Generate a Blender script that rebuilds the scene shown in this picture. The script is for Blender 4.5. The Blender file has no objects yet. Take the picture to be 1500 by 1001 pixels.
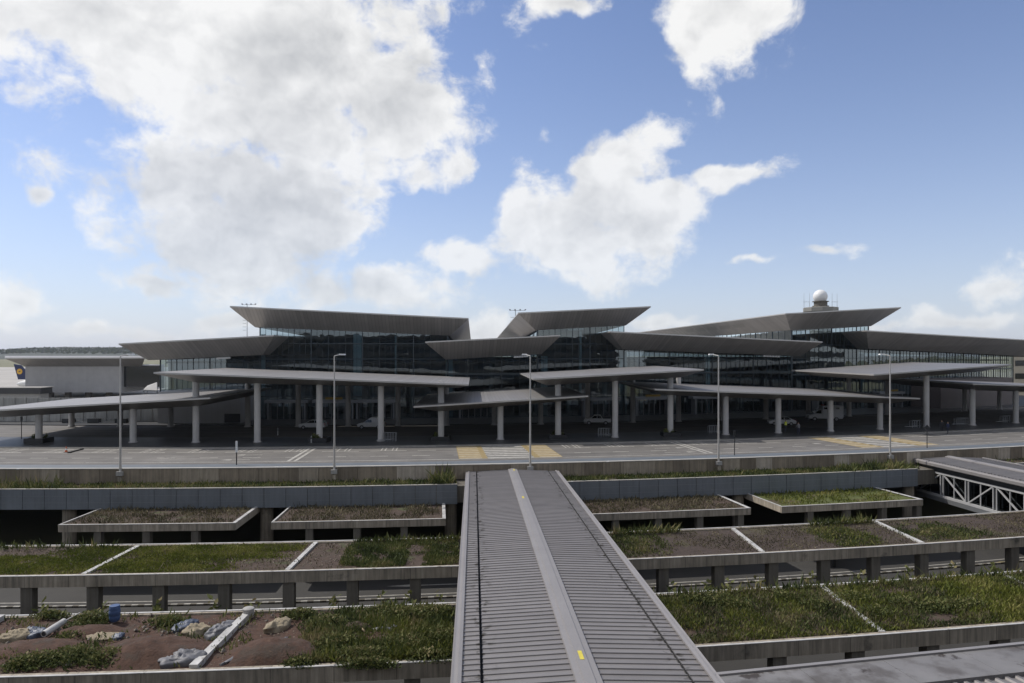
import bpy, math, random
import numpy as np
from mathutils import Vector, Matrix, noise as mnoise
R_ = math.radians
rng = random.Random(7)
nrng = np.random.default_rng(11)
scene = bpy.context.scene
col = scene.collection

# ------------------------------------------------------------------ camera
CAMZ, FPX, HY, CX = 12.0, 1000.0, 518.0, 750.0      # eye height over the deck; focal, horizon and centre of the photograph
cam_d = bpy.data.cameras.new('camera'); cam = bpy.data.objects.new('camera', cam_d); col.objects.link(cam)
cam.location = (0, 0, CAMZ); cam.rotation_euler = (R_(90), 0, 0)
cam_d.sensor_width = 36; cam_d.lens = 24.0; cam_d.shift_y = (HY - 500.5) / 1500
cam_d.clip_start = 0.3; cam_d.clip_end = 20000
scene.camera = cam

# ------------------------------------------------------------------ sky, sun, exposure
SUN_AZ, SUN_EL = -66.0, 50.0                          # degrees left of the view direction, above the horizon
to_sun = Vector((math.sin(R_(SUN_AZ)) * math.cos(R_(SUN_EL)), math.cos(R_(SUN_AZ)) * math.cos(R_(SUN_EL)), math.sin(R_(SUN_EL))))
sun_d = bpy.data.lights.new('sun', 'SUN'); sun_d.energy = 3.0; sun_d.angle = R_(0.6); sun_d.color = (1, .95, .88)
sun = bpy.data.objects.new('sun', sun_d); col.objects.link(sun)
sun.rotation_euler = to_sun.to_track_quat('Z', 'Y').to_euler(); sun.location = (-60, 40, 90)
scene.view_settings.view_transform = 'Standard'; scene.view_settings.look = 'None'
scene.view_settings.exposure = 0.25; scene.view_settings.gamma = 1.0
scene.view_settings.use_curve_mapping = False
scene.cycles.max_bounces = 5; scene.cycles.transparent_max_bounces = 12
scene.cycles.diffuse_bounces = 2; scene.cycles.glossy_bounces = 2; scene.cycles.volume_bounces = 0

SKY_STRENGTH = 0.118
CLOUD_WHITE, CLOUD_GREY = 6.9, 4.0
def build_world():
    w = bpy.data.worlds.new('World'); scene.world = w; w.use_nodes = True
    nt = w.node_tree; N = nt.nodes; L = nt.links
    for n in list(N): N.remove(n)
    def M(op, a=None, b=None, c=None, clamp=False):
        n = N.new('ShaderNodeMath'); n.operation = op; n.use_clamp = clamp
        for i, v in enumerate((a, b, c)):
            if v is None: continue
            if hasattr(v, 'links'): L.new(v, n.inputs[i])
            else: n.inputs[i].default_value = v
        return n.outputs[0]
    def V(op, a, b=None):
        n = N.new('ShaderNodeVectorMath'); n.operation = op
        for i, v in enumerate((a, b)):
            if v is None: continue
            if hasattr(v, 'links'): L.new(v, n.inputs[i])
            else: n.inputs[i].default_value = v
        return n.outputs['Value'] if op in ('LENGTH', 'DOT_PRODUCT') else n.outputs[0]
    def NOISE(vec, scale, detail, rough, dist=0.0):
        n = N.new('ShaderNodeTexNoise'); n.inputs['Scale'].default_value = scale
        n.inputs['Detail'].default_value = detail; n.inputs['Roughness'].default_value = rough
        n.inputs['Distortion'].default_value = dist
        L.new(vec, n.inputs['Vector']); return n.outputs['Fac']
    def SMOOTH(v, a, b, lo=0.0, hi=1.0):
        n = N.new('ShaderNodeMapRange'); n.interpolation_type = 'SMOOTHSTEP'
        L.new(v, n.inputs['Value'])
        for k, q in (('From Min', a), ('From Max', b), ('To Min', lo), ('To Max', hi)): n.inputs[k].default_value = q
        return n.outputs['Result']
    sky = N.new('ShaderNodeTexSky'); sky.sky_type = 'NISHITA'; sky.sun_disc = False
    sky.sun_elevation = R_(SUN_EL); sky.sun_rotation = R_(SUN_AZ)
    sky.altitude = 750; sky.air_density = 1.0; sky.dust_density = .5; sky.ozone_density = 4.0
    tc = N.new('ShaderNodeTexCoord'); D = tc.outputs['Generated']
    sep = N.new('ShaderNodeSeparateXYZ'); L.new(D, sep.inputs[0])
    x, y, z = sep.outputs
    az = M('ARCTAN2', x, y); el = M('ARCSINE', z)
    comb = N.new('ShaderNodeCombineXYZ'); L.new(az, comb.inputs[0]); L.new(el, comb.inputs[1])
    P = comb.outputs[0]
    # noise in a space that is seamless all round: the direction itself, heights stretched
    Q = V('MULTIPLY', D, (1, 1, 1.2))
    warp = N.new('ShaderNodeTexNoise'); warp.inputs['Scale'].default_value = 9; warp.inputs['Detail'].default_value = 3
    L.new(Q, warp.inputs['Vector'])
    wv = V('MULTIPLY', V('SUBTRACT', warp.outputs['Color'], (.5, .5, .5)), (.07, .07, 0))
    Pw = V('ADD', P, wv)
    # the cumulus masses of this sky: azimuth / elevation ellipses (x, y, half width, half height, weight, puffiness)
    blobs = [(180,30,330,130,1),(400,60,290,130,1),(430,170,250,110,1),(560,150,130,110,1),(350,270,225,85,1),(330,350,200,85,1),(460,300,115,100,.9),(235,412,120,34,.65),
             (880,300,120,80,1),(925,228,70,55,.95),(850,350,105,75,1),(945,330,75,75,.9),(770,320,60,60,.9),(690,378,75,38,.85),(1050,258,100,26,.72),(985,285,60,45,.8),(850,412,90,34,.6),
             (1070,38,100,72,1),(1030,70,60,50,.9),(58,284,40,28,.8),(550,425,140,36,.95),(20,440,70,36,.9),(150,484,220,24,.6),
             (1478,408,70,42,.85),(1420,466,180,26,.75),(960,472,110,22,.75),(690,480,80,26,.75),(1200,366,60,16,.55),(1110,380,70,12,.42),(820,0,80,24,.6),(720,105,70,75,.48),(670,240,70,60,.5),(1290,470,120,18,.6),(350,474,110,20,.6)]
    field = None
    for px, py, rx, ry, wt in blobs:
        a = math.atan((px - CX) / FPX); e = math.atan((HY - py) / FPX * math.cos(a))
        sx = rx / FPX * math.cos(a) ** 2; sy = ry / FPX * math.cos(a)
        d = V('LENGTH', V('MULTIPLY', V('SUBTRACT', Pw, (a, e, 0)), (1 / sx, 1 / sy, 0)))
        v = M('SUBTRACT', wt * 1.15, d)
        field = v if field is None else M('SMOOTH_MAX', field, v, .2)
    # the rest of the dome: broken cumulus of the same kind, beyond the part the picture shows
    gen = M('MULTIPLY', M('SUBTRACT', NOISE(Q, 2.6, 2, .5), .45), 6.0)
    out_az = SMOOTH(M('ABSOLUTE', az), .66, .85); out_el = SMOOTH(el, .56, .72)
    gen = M('SUBTRACT', gen, M('MULTIPLY', M('SUBTRACT', 1.0, M('MAXIMUM', out_az, out_el)), 4.0))
    field = M('MAXIMUM', field, gen)
    field = M('MAXIMUM', M('MINIMUM', field, 1.0), -2.0)
    def puffs(vec):
        vo = N.new('ShaderNodeTexVoronoi'); vo.feature = 'F1'; vo.inputs['Scale'].default_value = 12; vo.inputs['Detail'].default_value = 1.0
        vo.inputs['Roughness'].default_value = .55; vo.normalize = True
        L.new(vec, vo.inputs['Vector'])
        return M('ADD', M('MULTIPLY', M('SUBTRACT', .33, vo.outputs['Distance']), 1.5), M('MULTIPLY', M('SUBTRACT', NOISE(vec, 10.0, 8, .64), .5), 3.0))
    wq = V('ADD', Q, V('MULTIPLY', V('SUBTRACT', warp.outputs['Color'], (.5, .5, .5)), (.05, .05, .05)))
    n0 = puffs(wq)
    r0 = NOISE(wq, 11.0, 5, .55); r1 = NOISE(V('ADD', wq, tuple(to_sun * .022)), 11.0, 5, .55)
    dn = M('ADD', field, M('MULTIPLY', n0, .85))
    cover = SMOOTH(dn, .02, .56)
    # light and shade inside the clouds: edges that pass light, thick middles that hold it back
    relief = M('MULTIPLY', M('SUBTRACT', r0, r1), 2.0)
    big = NOISE(Q, 3.0, 2, .5)
    thick = SMOOTH(M('ADD', field, M('MULTIPLY', M('SUBTRACT', big, .5), 3.2)), .25, 1.35)
    sd = V('DOT_PRODUCT', D, tuple(to_sun))
    glow = SMOOTH(sd, .70, .93)
    lit = M('ADD', .95, relief)
    lit = M('SUBTRACT', lit, M('MULTIPLY', thick, .54))
    lit = M('ADD', lit, M('MULTIPLY', glow, .35), clamp=True)
    mixc = N.new('ShaderNodeMix'); mixc.data_type = 'RGBA'
    L.new(lit, mixc.inputs['Factor'])
    g, wv_ = CLOUD_GREY, CLOUD_WHITE
    mixc.inputs['A'].default_value = (g * .97, g * .985, g * 1.0, 1); mixc.inputs['B'].default_value = (wv_, wv_ * .995, wv_ * .98, 1)
    # pale air low over the horizon
    hz = M('POWER', M('SUBTRACT', 1.0, M('ABSOLUTE', z), clamp=True), 5.5)
    mh = N.new('ShaderNodeMix'); mh.data_type = 'RGBA'
    L.new(M('MULTIPLY', hz, .85), mh.inputs['Factor']); L.new(V('MULTIPLY', sky.outputs[0], (1.10, .98, 1.0)), mh.inputs['A']); mh.inputs['B'].default_value = (4.05, 4.5, 5.35, 1)
    fin = N.new('ShaderNodeMix'); fin.data_type = 'RGBA'
    L.new(M('MULTIPLY', cover, M('SUBTRACT', .97, M('MULTIPLY', hz, .45))), fin.inputs['Factor']); L.new(mh.outputs['Result'], fin.inputs['A']); L.new(mixc.outputs['Result'], fin.inputs['B'])
    bg = N.new('ShaderNodeBackground'); bg.inputs['Strength'].default_value = SKY_STRENGTH
    out = N.new('ShaderNodeOutputWorld')
    L.new(fin.outputs['Result'], bg.inputs['Color']); L.new(bg.outputs[0], out.inputs['Surface'])
    w.cycles.sampling_method = 'MANUAL'; w.cycles.sample_map_resolution = 512
build_world()

# ------------------------------------------------------------------ places
ARC_C, ARC_R = (-50.0, 466.6), 397.0                  # the deck front is an arc; d counts metres behind it, s metres along it
DV = Vector((-0.056, 1, 0)).normalized()              # the direction in which bridges, roofs and cross beams run
def arc(s, d, z=0.0):
    th = s / ARC_R; r = ARC_R - d
    return Vector((ARC_C[0] + r * math.sin(th), ARC_C[1] - r * math.cos(th), z))
def s_at(px, d):
    lo, hi = -140.0, 330.0
    for _ in range(50):
        m = (lo + hi) / 2; p = arc(m, d)
        if CX + FPX * p.x / p.y < px: lo = m
        else: hi = m
    return (lo + hi) / 2
def at(px, py, d):                                    # the point seen at a photograph pixel, d metres behind the deck front
    p = arc(s_at(px, d), d); p.z = CAMZ - (py - HY) * p.y / FPX; return p
def on(px, py, z=0.0):                                # the point seen at a pixel on a level surface
    Y = (CAMZ - z) * FPX / (py - HY); return Vector(((px - CX) * Y / FPX, Y, z))
def depth(px, py, Y):
    return Vector(((px - CX) * Y / FPX, Y, CAMZ - (py - HY) * Y / FPX))
def tang(s): return s / ARC_R                          # rotation about z that lines up with the arc

# ------------------------------------------------------------------ objects
def tag(o, label=None, cat=None, group=None, kind=None):
    if label: o['label'] = label
    if cat: o['category'] = cat
    if group: o['group'] = group
    if kind: o['kind'] = kind
    return o
def empty(name, loc, label, cat, group=None, kind=None):
    o = bpy.data.objects.new(name, None); col.objects.link(o); o.location = loc; o.empty_display_size = .3
    return tag(o, label, cat, group, kind)
def wloc(o):
    v = Vector((0, 0, 0))
    while o is not None: v += o.location; o = o.parent
    return v
class MB:
    def __init__(s): s.v = []; s.f = []; s.uv = []; s.mi = []; s.m = 0
    def face(s, pts, uv=None):
        b = len(s.v); s.v += [tuple(p) for p in pts]; s.f.append(tuple(range(b, b + len(pts))))
        s.uv.append(uv if uv else [(p[0], p[1]) for p in pts]); s.mi.append(s.m); return s
    def hexa(s, lo, hi):                               # two loops of equal length, joined and capped
        n = len(lo); s.face(list(reversed(lo))); s.face(hi)
        for i in range(n):
            j = (i + 1) % n; s.face([lo[i], lo[j], hi[j], hi[i]])
        return s
    def box(s, c, size, rz=0.0, rot=None):
        c = Vector(c); hx, hy, hz = size[0] / 2, size[1] / 2, size[2] / 2
        mt = rot if rot is not None else Matrix.Rotation(rz, 3, 'Z')
        q = lambda x, y, z: c + mt @ Vector((x, y, z))
        return s.hexa([q(-hx, -hy, -hz), q(hx, -hy, -hz), q(hx, hy, -hz), q(-hx, hy, -hz)], [q(-hx, -hy, hz), q(hx, -hy, hz), q(hx, hy, hz), q(-hx, hy, hz)])
    def bar(s, a, b, w, h=None, up=Vector((0, 0, 1))):
        a, b = Vector(a), Vector(b); h = h or w; d = (b - a)
        if d.length < 1e-6: return s
        x = d.normalized(); 
        if abs(x.dot(up)) > .98: up = Vector((1, 0, 0))
        yv = up.cross(x).normalized(); zv = x.cross(yv)
        o = lambda p: [p - yv * w / 2 - zv * h / 2, p + yv * w / 2 - zv * h / 2, p + yv * w / 2 + zv * h / 2, p - yv * w / 2 + zv * h / 2]
        return s.hexa(o(a)[::-1], o(b)[::-1])
    def tube(s, a, b, r0, r1=None, n=12):
        a, b = Vector(a), Vector(b); r1 = r0 if r1 is None else r1
        x = (b - a).normalized(); up = Vector((0, 0, 1)) if abs(x.z) < .9 else Vector((1, 0, 0))
        u = up.cross(x).normalized(); v = x.cross(u)
        ring = lambda p, r: [p + (u * math.cos(2 * math.pi * i / n) + v * math.sin(2 * math.pi * i / n)) * r for i in range(n)]
        return s.hexa(ring(a, r0), ring(b, r1))
    def lathe(s, c, prof, n=16):                       # prof: (radius, z)
        c = Vector(c); rings = [[c + Vector((r * math.cos(2 * math.pi * i / n), r * math.sin(2 * math.pi * i / n), z)) for i in range(n)] for r, z in prof]
        for k in range(len(rings) - 1):
            for i in range(n):
                j = (i + 1) % n; s.face([rings[k][i], rings[k][j], rings[k + 1][j], rings[k + 1][i]])
        s.face(rings[0][::-1]); s.face(rings[-1]); return s
    def build(s, name, mat, parent=None, smooth=False, origin=None, kind=None):
        o0 = wloc(parent) if parent is not None else Vector(origin or (0, 0, 0))
        me = bpy.data.meshes.new(name)
        me.from_pydata([tuple(Vector(p) - o0) for p in s.v], [], s.f)
        uvl = me.uv_layers.new(name='UVMap')
        flat = [c for u in s.uv for p in u for c in p]
        uvl.data.foreach_set('uv', flat)
        mats = mat if isinstance(mat, (list, tuple)) else [mat]
        for m in mats: me.materials.append(m)
        if len(mats) > 1: me.polygons.foreach_set('material_index', s.mi)
        if smooth:
            import bmesh
            bm = bmesh.new(); bm.from_mesh(me); bmesh.ops.remove_doubles(bm, verts=bm.verts, dist=1e-4); bm.to_mesh(me); bm.free()
            me.polygons.foreach_set('use_smooth', [True] * len(me.polygons))
            try:
                if smooth != 'all': me.set_sharp_from_angle(angle=R_(40))
            except Exception: pass
        ob = bpy.data.objects.new(name, me); col.objects.link(ob)
        if parent is not None: ob.parent = parent
        else: ob.location = o0
        if kind: ob['kind'] = kind
        return ob
def place(src_mesh, name, parent, loc, rz=0.0, rot=None):   # another piece that shares its mesh
    ob = bpy.data.objects.new(name, src_mesh); col.objects.link(ob); ob.parent = parent
    ob.location = Vector(loc) - wloc(parent) if parent is not None else loc
    ob.rotation_euler = rot if rot is not None else (0, 0, rz); return ob
def strip(s0, s1, d0, d1, z, step=4.0):                 # a sheet that follows the arc
    m = MB(); n = max(1, int(abs(s1 - s0) / step))
    for i in range(n):
        a = s0 + (s1 - s0) * i / n; b = s0 + (s1 - s0) * (i + 1) / n
        m.face([arc(a, d0, z), arc(b, d0, z), arc(b, d1, z), arc(a, d1, z)], [(a, d0), (b, d0), (b, d1), (a, d1)])
    return m
def add_strip(m, s0, s1, d0, d1, z, step=4.0):
    t = strip(s0, s1, d0, d1, z, step)
    for f, u in zip(t.f, t.uv): m.face([t.v[i] for i in f], u)
def arc_beam(m, s0, s1, d0, d1, z0, z1, step=3.0):      # a solid beam that follows the arc
    n = max(1, int(abs(s1 - s0) / step))
    for i in range(n):
        a = s0 + (s1 - s0) * i / n; b = s0 + (s1 - s0) * (i + 1) / n
        A, B, C_, D_ = [(arc(a, d0, z), arc(b, d0, z), arc(b, d1, z), arc(a, d1, z)) for z in (z0, z1)][0], None, None, None
        lo = [arc(a, d0, z0), arc(b, d0, z0), arc(b, d1, z0), arc(a, d1, z0)]; hi = [arc(a, d0, z1), arc(b, d0, z1), arc(b, d1, z1), arc(a, d1, z1)]
        m.face(hi, [(a, d0), (b, d0), (b, d1), (a, d1)]); m.face(lo[::-1])
        m.face([lo[0], lo[1], hi[1], hi[0]], [(a, z0), (b, z0), (b, z1), (a, z1)]); m.face([lo[2], lo[3], hi[3], hi[2]], [(b, z0), (a, z0), (a, z1), (b, z1)])
        if i == 0: m.face([lo[3], lo[0], hi[0], hi[3]])
        if i == n - 1: m.face([lo[1], lo[2], hi[2], hi[1]])

# ------------------------------------------------------------------ materials
def mat(name, base, rough=.7, metal=0.0, var=.12, scale=3.0, detail=6, bump=.0, bscale=None, streak=0.0, coord='pos', stains=None, spec=.5):
    m = bpy.data.materials.new(name); m.use_nodes = True; nt = m.node_tree; N = nt.nodes; L = nt.links
    b = N['Principled BSDF']; b.inputs['Roughness'].default_value = rough; b.inputs['Metallic'].default_value = metal
    b.inputs['Specular IOR Level'].default_value = spec
    if coord == 'pos': src = N.new('ShaderNodeNewGeometry').outputs['Position']
    elif coord == 'uv': src = N.new('ShaderNodeTexCoord').outputs['UV']
    else: src = N.new('ShaderNodeTexCoord').outputs['Object']
    nz = N.new('ShaderNodeTexNoise'); nz.inputs['Scale'].default_value = scale; nz.inputs['Detail'].default_value = detail; nz.inputs['Roughness'].default_value = .62
    L.new(src, nz.inputs['Vector'])
    mr = N.new('ShaderNodeMapRange'); mr.inputs['From Min'].default_value = .25; mr.inputs['From Max'].default_value = .75
    mr.inputs['To Min'].default_value = 1 - var; mr.inputs['To Max'].default_value = 1 + var
    L.new(nz.outputs['Fac'], mr.inputs['Value'])
    val = mr.outputs['Result']
    def mul(a, bb):
        q = N.new('ShaderNodeMath'); q.operation = 'MULTIPLY'; L.new(a, q.inputs[0]); L.new(bb, q.inputs[1]); return q.outputs[0]
    if streak:
        mp = N.new('ShaderNodeMapping'); mp.inputs['Scale'].default_value = (2.2, 2.2, .12); L.new(src, mp.inputs['Vector'])
        n2 = N.new('ShaderNodeTexNoise'); n2.inputs['Scale'].default_value = 1.6; n2.inputs['Detail'].default_value = 8; n2.inputs['Roughness'].default_value = .7
        L.new(mp.outputs[0], n2.inputs['Vector'])
        m2 = N.new('ShaderNodeMapRange'); m2.inputs['From Min'].default_value = .35; m2.inputs['From Max'].default_value = .7
        m2.inputs['To Min'].default_value = 1 + streak * .35; m2.inputs['To Max'].default_value = 1 - streak
        L.new(n2.outputs['Fac'], m2.inputs['Value']); val = mul(val, m2.outputs['Result'])
    sc = N.new('ShaderNodeVectorMath'); sc.operation = 'SCALE'; sc.inputs[0].default_value = base; L.new(val, sc.inputs['Scale'])
    outc = sc.outputs[0]
    if stains:                                          # (colour, scale, threshold, softness)
        for c2, s2, th, sf in stains:
            n3 = N.new('ShaderNodeTexNoise'); n3.inputs['Scale'].default_value = s2; n3.inputs['Detail'].default_value = 7; n3.inputs['Roughness'].default_value = .65
            L.new(src, n3.inputs['Vector'])
            m3 = N.new('ShaderNodeMapRange'); m3.interpolation_type = 'SMOOTHSTEP'; m3.inputs['From Min'].default_value = th; m3.inputs['From Max'].default_value = th + sf
            L.new(n3.outputs['Fac'], m3.inputs['Value'])
            mx = N.new('ShaderNodeMix'); mx.data_type = 'RGBA'; L.new(m3.outputs['Result'], mx.inputs['Factor'])
            L.new(outc, mx.inputs['A']); mx.inputs['B'].default_value = (*c2, 1); outc = mx.outputs['Result']
    L.new(outc, b.inputs['Base Color'])
    if bump:
        n4 = N.new('ShaderNodeTexNoise'); n4.inputs['Scale'].default_value = bscale or scale * 4; n4.inputs['Detail'].default_value = 6
        L.new(src, n4.inputs['Vector'])
        bp = N.new('ShaderNodeBump'); bp.inputs['Strength'].default_value = bump; bp.inputs['Distance'].default_value = .05
        L.new(n4.outputs['Fac'], bp.inputs['Height']); L.new(bp.outputs[0], b.inputs['Normal'])
    return m
def clad(name, base, pitch, rough=.45, metal=.5, seam=.05, dark=.55, var=.07, depth_=.03, noise_var=.08):   # sheet cladding with seams across u
    return seams(mat(name, base, rough, metal, noise_var, .35, 4), pitch, seam, dark, var, depth_)
def seams(m, pitch, seam=.05, dark=.55, var=.07, depth_=.03):
    nt = m.node_tree; N = nt.nodes; L = nt.links; b = N['Principled BSDF']
    uv = N.new('ShaderNodeTexCoord').outputs['UV']; sp = N.new('ShaderNodeSeparateXYZ'); L.new(uv, sp.inputs[0])
    def M(op, a, bb=None):
        q = N.new('ShaderNodeMath'); q.operation = op
        for i, v in enumerate((a, bb)):
            if v is None: continue
            if hasattr(v, 'links'): L.new(v, q.inputs[i])
            else: q.inputs[i].default_value = v
        return q.outputs[0]
    u = M('DIVIDE', sp.outputs[0], pitch); fl = M('FLOOR', u); fr = M('FRACT', u)
    wn = N.new('ShaderNodeTexWhiteNoise'); wn.noise_dimensions = '1D'; L.new(fl, wn.inputs['W'])
    tone = M('ADD', M('MULTIPLY', M('SUBTRACT', wn.outputs['Value'], .5), 2 * var), 1.0)
    line = M('LESS_THAN', fr, seam / pitch)
    f = M('MULTIPLY', tone, M('SUBTRACT', 1.0, M('MULTIPLY', line, 1 - dark)))
    old = b.inputs['Base Color'].links[0].from_socket
    sc = N.new('ShaderNodeVectorMath'); sc.operation = 'SCALE'; L.new(old, sc.inputs[0]); L.new(f, sc.inputs['Scale']); L.new(sc.outputs[0], b.inputs['Base Color'])
    bp = N.new('ShaderNodeBump'); bp.inputs['Strength'].default_value = .5; bp.inputs['Distance'].default_value = depth_
    L.new(M('SUBTRACT', 1.0, line), bp.inputs['Height']); L.new(bp.outputs[0], b.inputs['Normal'])
    return m
def attr_mat(name, stops, rough=.75, trans=0.0):       # foliage: colour from a per-leaf value
    m = bpy.data.materials.new(name); m.use_nodes = True; nt = m.node_tree; N = nt.nodes; L = nt.links; b = N['Principled BSDF']
    at_ = N.new('ShaderNodeAttribute'); at_.attribute_name = 'leaf_value'
    cr = N.new('ShaderNodeValToRGB'); L.new(at_.outputs['Fac'], cr.inputs[0])
    el = cr.color_ramp.elements
    while len(el) < len(stops): el.new(.5)
    for e, (p, c) in zip(el, stops): e.position = p; e.color = (*c, 1)
    L.new(cr.outputs[0], b.inputs['Base Color']); b.inputs['Roughness'].default_value = rough
    b.inputs['Specular IOR Level'].default_value = .2
    if trans:
        t = N.new('ShaderNodeBsdfTranslucent'); L.new(cr.outputs[0], t.inputs['Color'])
        mx = N.new('ShaderNodeMixShader'); mx.inputs[0].default_value = trans
        L.new(b.outputs[0], mx.inputs[1]); L.new(t.outputs[0], mx.inputs[2]); L.new(mx.outputs[0], N['Material Output'].inputs['Surface'])
    return m
def glass_mat(name, tint=(.30, .36, .38), refl=.16, rough=.02, wob=.012):
    m = bpy.data.materials.new(name); m.use_nodes = True; nt = m.node_tree; N = nt.nodes; L = nt.links
    for n in list(N):
        if n.type == 'BSDF_PRINCIPLED': N.remove(n)
    tr = N.new('ShaderNodeBsdfTransparent'); tr.inputs[0].default_value = (*tint, 1)
    gl = N.new('ShaderNodeBsdfGlossy'); gl.inputs['Roughness'].default_value = rough; gl.inputs[0].default_value = (.82, .92, .95, 1)
    fr = N.new('ShaderNodeFresnel'); fr.inputs['IOR'].default_value = 1.5
    ad = N.new('ShaderNodeMath'); ad.operation = 'ADD'; ad.use_clamp = True; L.new(fr.outputs[0], ad.inputs[0]); ad.inputs[1].default_value = refl
    nz = N.new('ShaderNodeTexNoise'); nz.inputs['Scale'].default_value = .55; nz.inputs['Detail'].default_value = 1
    L.new(N.new('ShaderNodeNewGeometry').outputs['Position'], nz.inputs['Vector'])
    bp = N.new('ShaderNodeBump'); bp.inputs['Strength'].default_value = 1; bp.inputs['Distance'].default_value = wob
    L.new(nz.outputs['Fac'], bp.inputs['Height']); L.new(bp.outputs[0], gl.inputs['Normal'])
    mx = N.new('ShaderNodeMixShader'); L.new(ad.outputs[0], mx.inputs[0]); L.new(tr.outputs[0], mx.inputs[1]); L.new(gl.outputs[0], mx.inputs[2])
    L.new(mx.outputs[0], N['Material Output'].inputs['Surface']); return m
def lamp_mat(name, c, e):
    m = mat(name, c, .4, 0, .02); b = m.node_tree.nodes['Principled BSDF']; b.inputs['Emission Color'].default_value = (*c, 1); b.inputs['Emission Strength'].default_value = e; return m

T = {}
T['asphalt'] = mat('asphalt', (.128, .120, .110), .85, 0, .22, .35, 8, .25, 30, stains=[((.185, .175, .16), .11, .50, .25), ((.06, .058, .055), .22, .60, .12)])
def tyre_tracks(m, amt=.35):                               # lighter and darker bands along the lanes, worn in by traffic
    nt = m.node_tree; N = nt.nodes; L = nt.links; b = N['Principled BSDF']
    mp = N.new('ShaderNodeMapping'); mp.inputs['Scale'].default_value = (.018, .62, 1); L.new(N.new('ShaderNodeTexCoord').outputs['UV'], mp.inputs['Vector'])
    nz = N.new('ShaderNodeTexNoise'); nz.inputs['Scale'].default_value = 1.6; nz.inputs['Detail'].default_value = 6; nz.inputs['Roughness'].default_value = .65; L.new(mp.outputs[0], nz.inputs['Vector'])
    mr = N.new('ShaderNodeMapRange'); mr.inputs['From Min'].default_value = .3; mr.inputs['From Max'].default_value = .7; mr.inputs['To Min'].default_value = 1 - amt; mr.inputs['To Max'].default_value = 1 + amt
    L.new(nz.outputs['Fac'], mr.inputs['Value']); old = b.inputs['Base Color'].links[0].from_socket
    sc = N.new('ShaderNodeVectorMath'); sc.operation = 'SCALE'; L.new(old, sc.inputs[0]); L.new(mr.outputs['Result'], sc.inputs['Scale']); L.new(sc.outputs[0], b.inputs['Base Color']); return m
tyre_tracks(T['asphalt'])
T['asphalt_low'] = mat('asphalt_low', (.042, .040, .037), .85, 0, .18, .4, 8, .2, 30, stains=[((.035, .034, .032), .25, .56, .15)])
T['gutter'] = mat('gutter_concrete', (.115, .13, .145), .6, 0, .15, .7, 6)
T['granite'] = mat('dark_paving', (.044, .045, .047), .42, 0, .2, .5, 7, .1, 12, stains=[((.10, .10, .10), .2, .58, .2)])
T['kerb'] = mat('kerb_concrete', (.24, .23, .21), .8, 0, .2, 1.5)
T['paint'] = mat('road_paint', (.36, .345, .31), .7, 0, .4, 1.6, 8, stains=[((.15, .14, .13), .9, .60, .1)])
T['yellow'] = mat('yellow_paint', (.26, .195, .085), .7, 0, .25, 2.0, 8)
T['palepaint'] = mat('pale_yellow_paint', (.36, .30, .205), .7, 0, .25, 2.0, 8)
T['white'] = mat('white_paint', (.72, .72, .70), .5, 0, .06, 2.0)
T['truss'] = mat('truss_paint', (.38, .38, .378), .5, 0, .1, 1.5, 6)
T['rim'] = mat('white_beam_paint', (.44, .43, .41), .6, 0, .3, 1.2, 8, stains=[((.16, .15, .13), 1.3, .56, .12)])
for i, c in enumerate([(.27, .225, .165), (.34, .29, .22), (.20, .165, .12), (.44, .385, .31)]):
    T['panel%d' % i] = mat('precast_concrete', c, .85, 0, .16, 1.1, 8, .15, 9, streak=.38)
T['concrete'] = seams(mat('weathered_concrete', (.34, .295, .23), .85, 0, .25, .7, 8, .15, 9, streak=.55, stains=[((.09, .08, .065), .35, .60, .14)]), 2.7, .035, .5, .10)
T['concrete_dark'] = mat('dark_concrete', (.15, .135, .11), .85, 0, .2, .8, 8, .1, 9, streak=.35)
T['concrete_light'] = mat('pale_concrete', (.34, .33, .31), .8, 0, .12, .9, 7, streak=.2)
T['coping'] = mat('coping', (.40, .38, .34), .8, 0, .2, .9, 8, stains=[((.62, .62, .60), .33, .60, .05)])
T['band'] = mat('perforated_steel', (.175, .195, .215), .5, .25, .12, .6, 6, streak=.15)
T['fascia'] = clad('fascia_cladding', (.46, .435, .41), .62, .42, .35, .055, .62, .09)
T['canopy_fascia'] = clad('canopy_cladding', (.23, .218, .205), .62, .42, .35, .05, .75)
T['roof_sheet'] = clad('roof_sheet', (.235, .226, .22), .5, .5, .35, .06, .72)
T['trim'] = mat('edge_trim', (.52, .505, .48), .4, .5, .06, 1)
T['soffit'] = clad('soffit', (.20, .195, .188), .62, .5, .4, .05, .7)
T['column'] = mat('column_paint', (.47, .455, .435), .6, 0, .07, 1.2, 6, streak=.1)
T['glass'] = glass_mat('curtain_glass', (.44, .54, .58), .12, .012, .008)
T['glass_bridge'] = glass_mat('bridge_glass', (.10, .12, .13), .03)
T['fin'] = mat('pale_fin', (.42, .52, .56), .4, 0, .15, .8, 5)
T['mullion'] = mat('mullion', (.06, .075, .085), .4, .5, .05)
T['steelgrey'] = mat('steel_grey', (.25, .26, .27), .4, .5, .08)
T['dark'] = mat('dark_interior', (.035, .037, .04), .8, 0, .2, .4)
T['interior'] = mat('interior_wall', (.15, .165, .18), .7, 0, .25, .12, 4)
T['black'] = mat('black_rubber', (.015, .015, .016), .7, 0, .1)
T['blackpaint'] = mat('black_paint', (.02, .021, .023), .4, 0, .1)
T['bridge_sheet'] = mat('bridge_sheet', (.215, .201, .194), .5, .25, .07, .8, 5, stains=[((.17, .165, .155), .9, .66, .12)])
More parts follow.
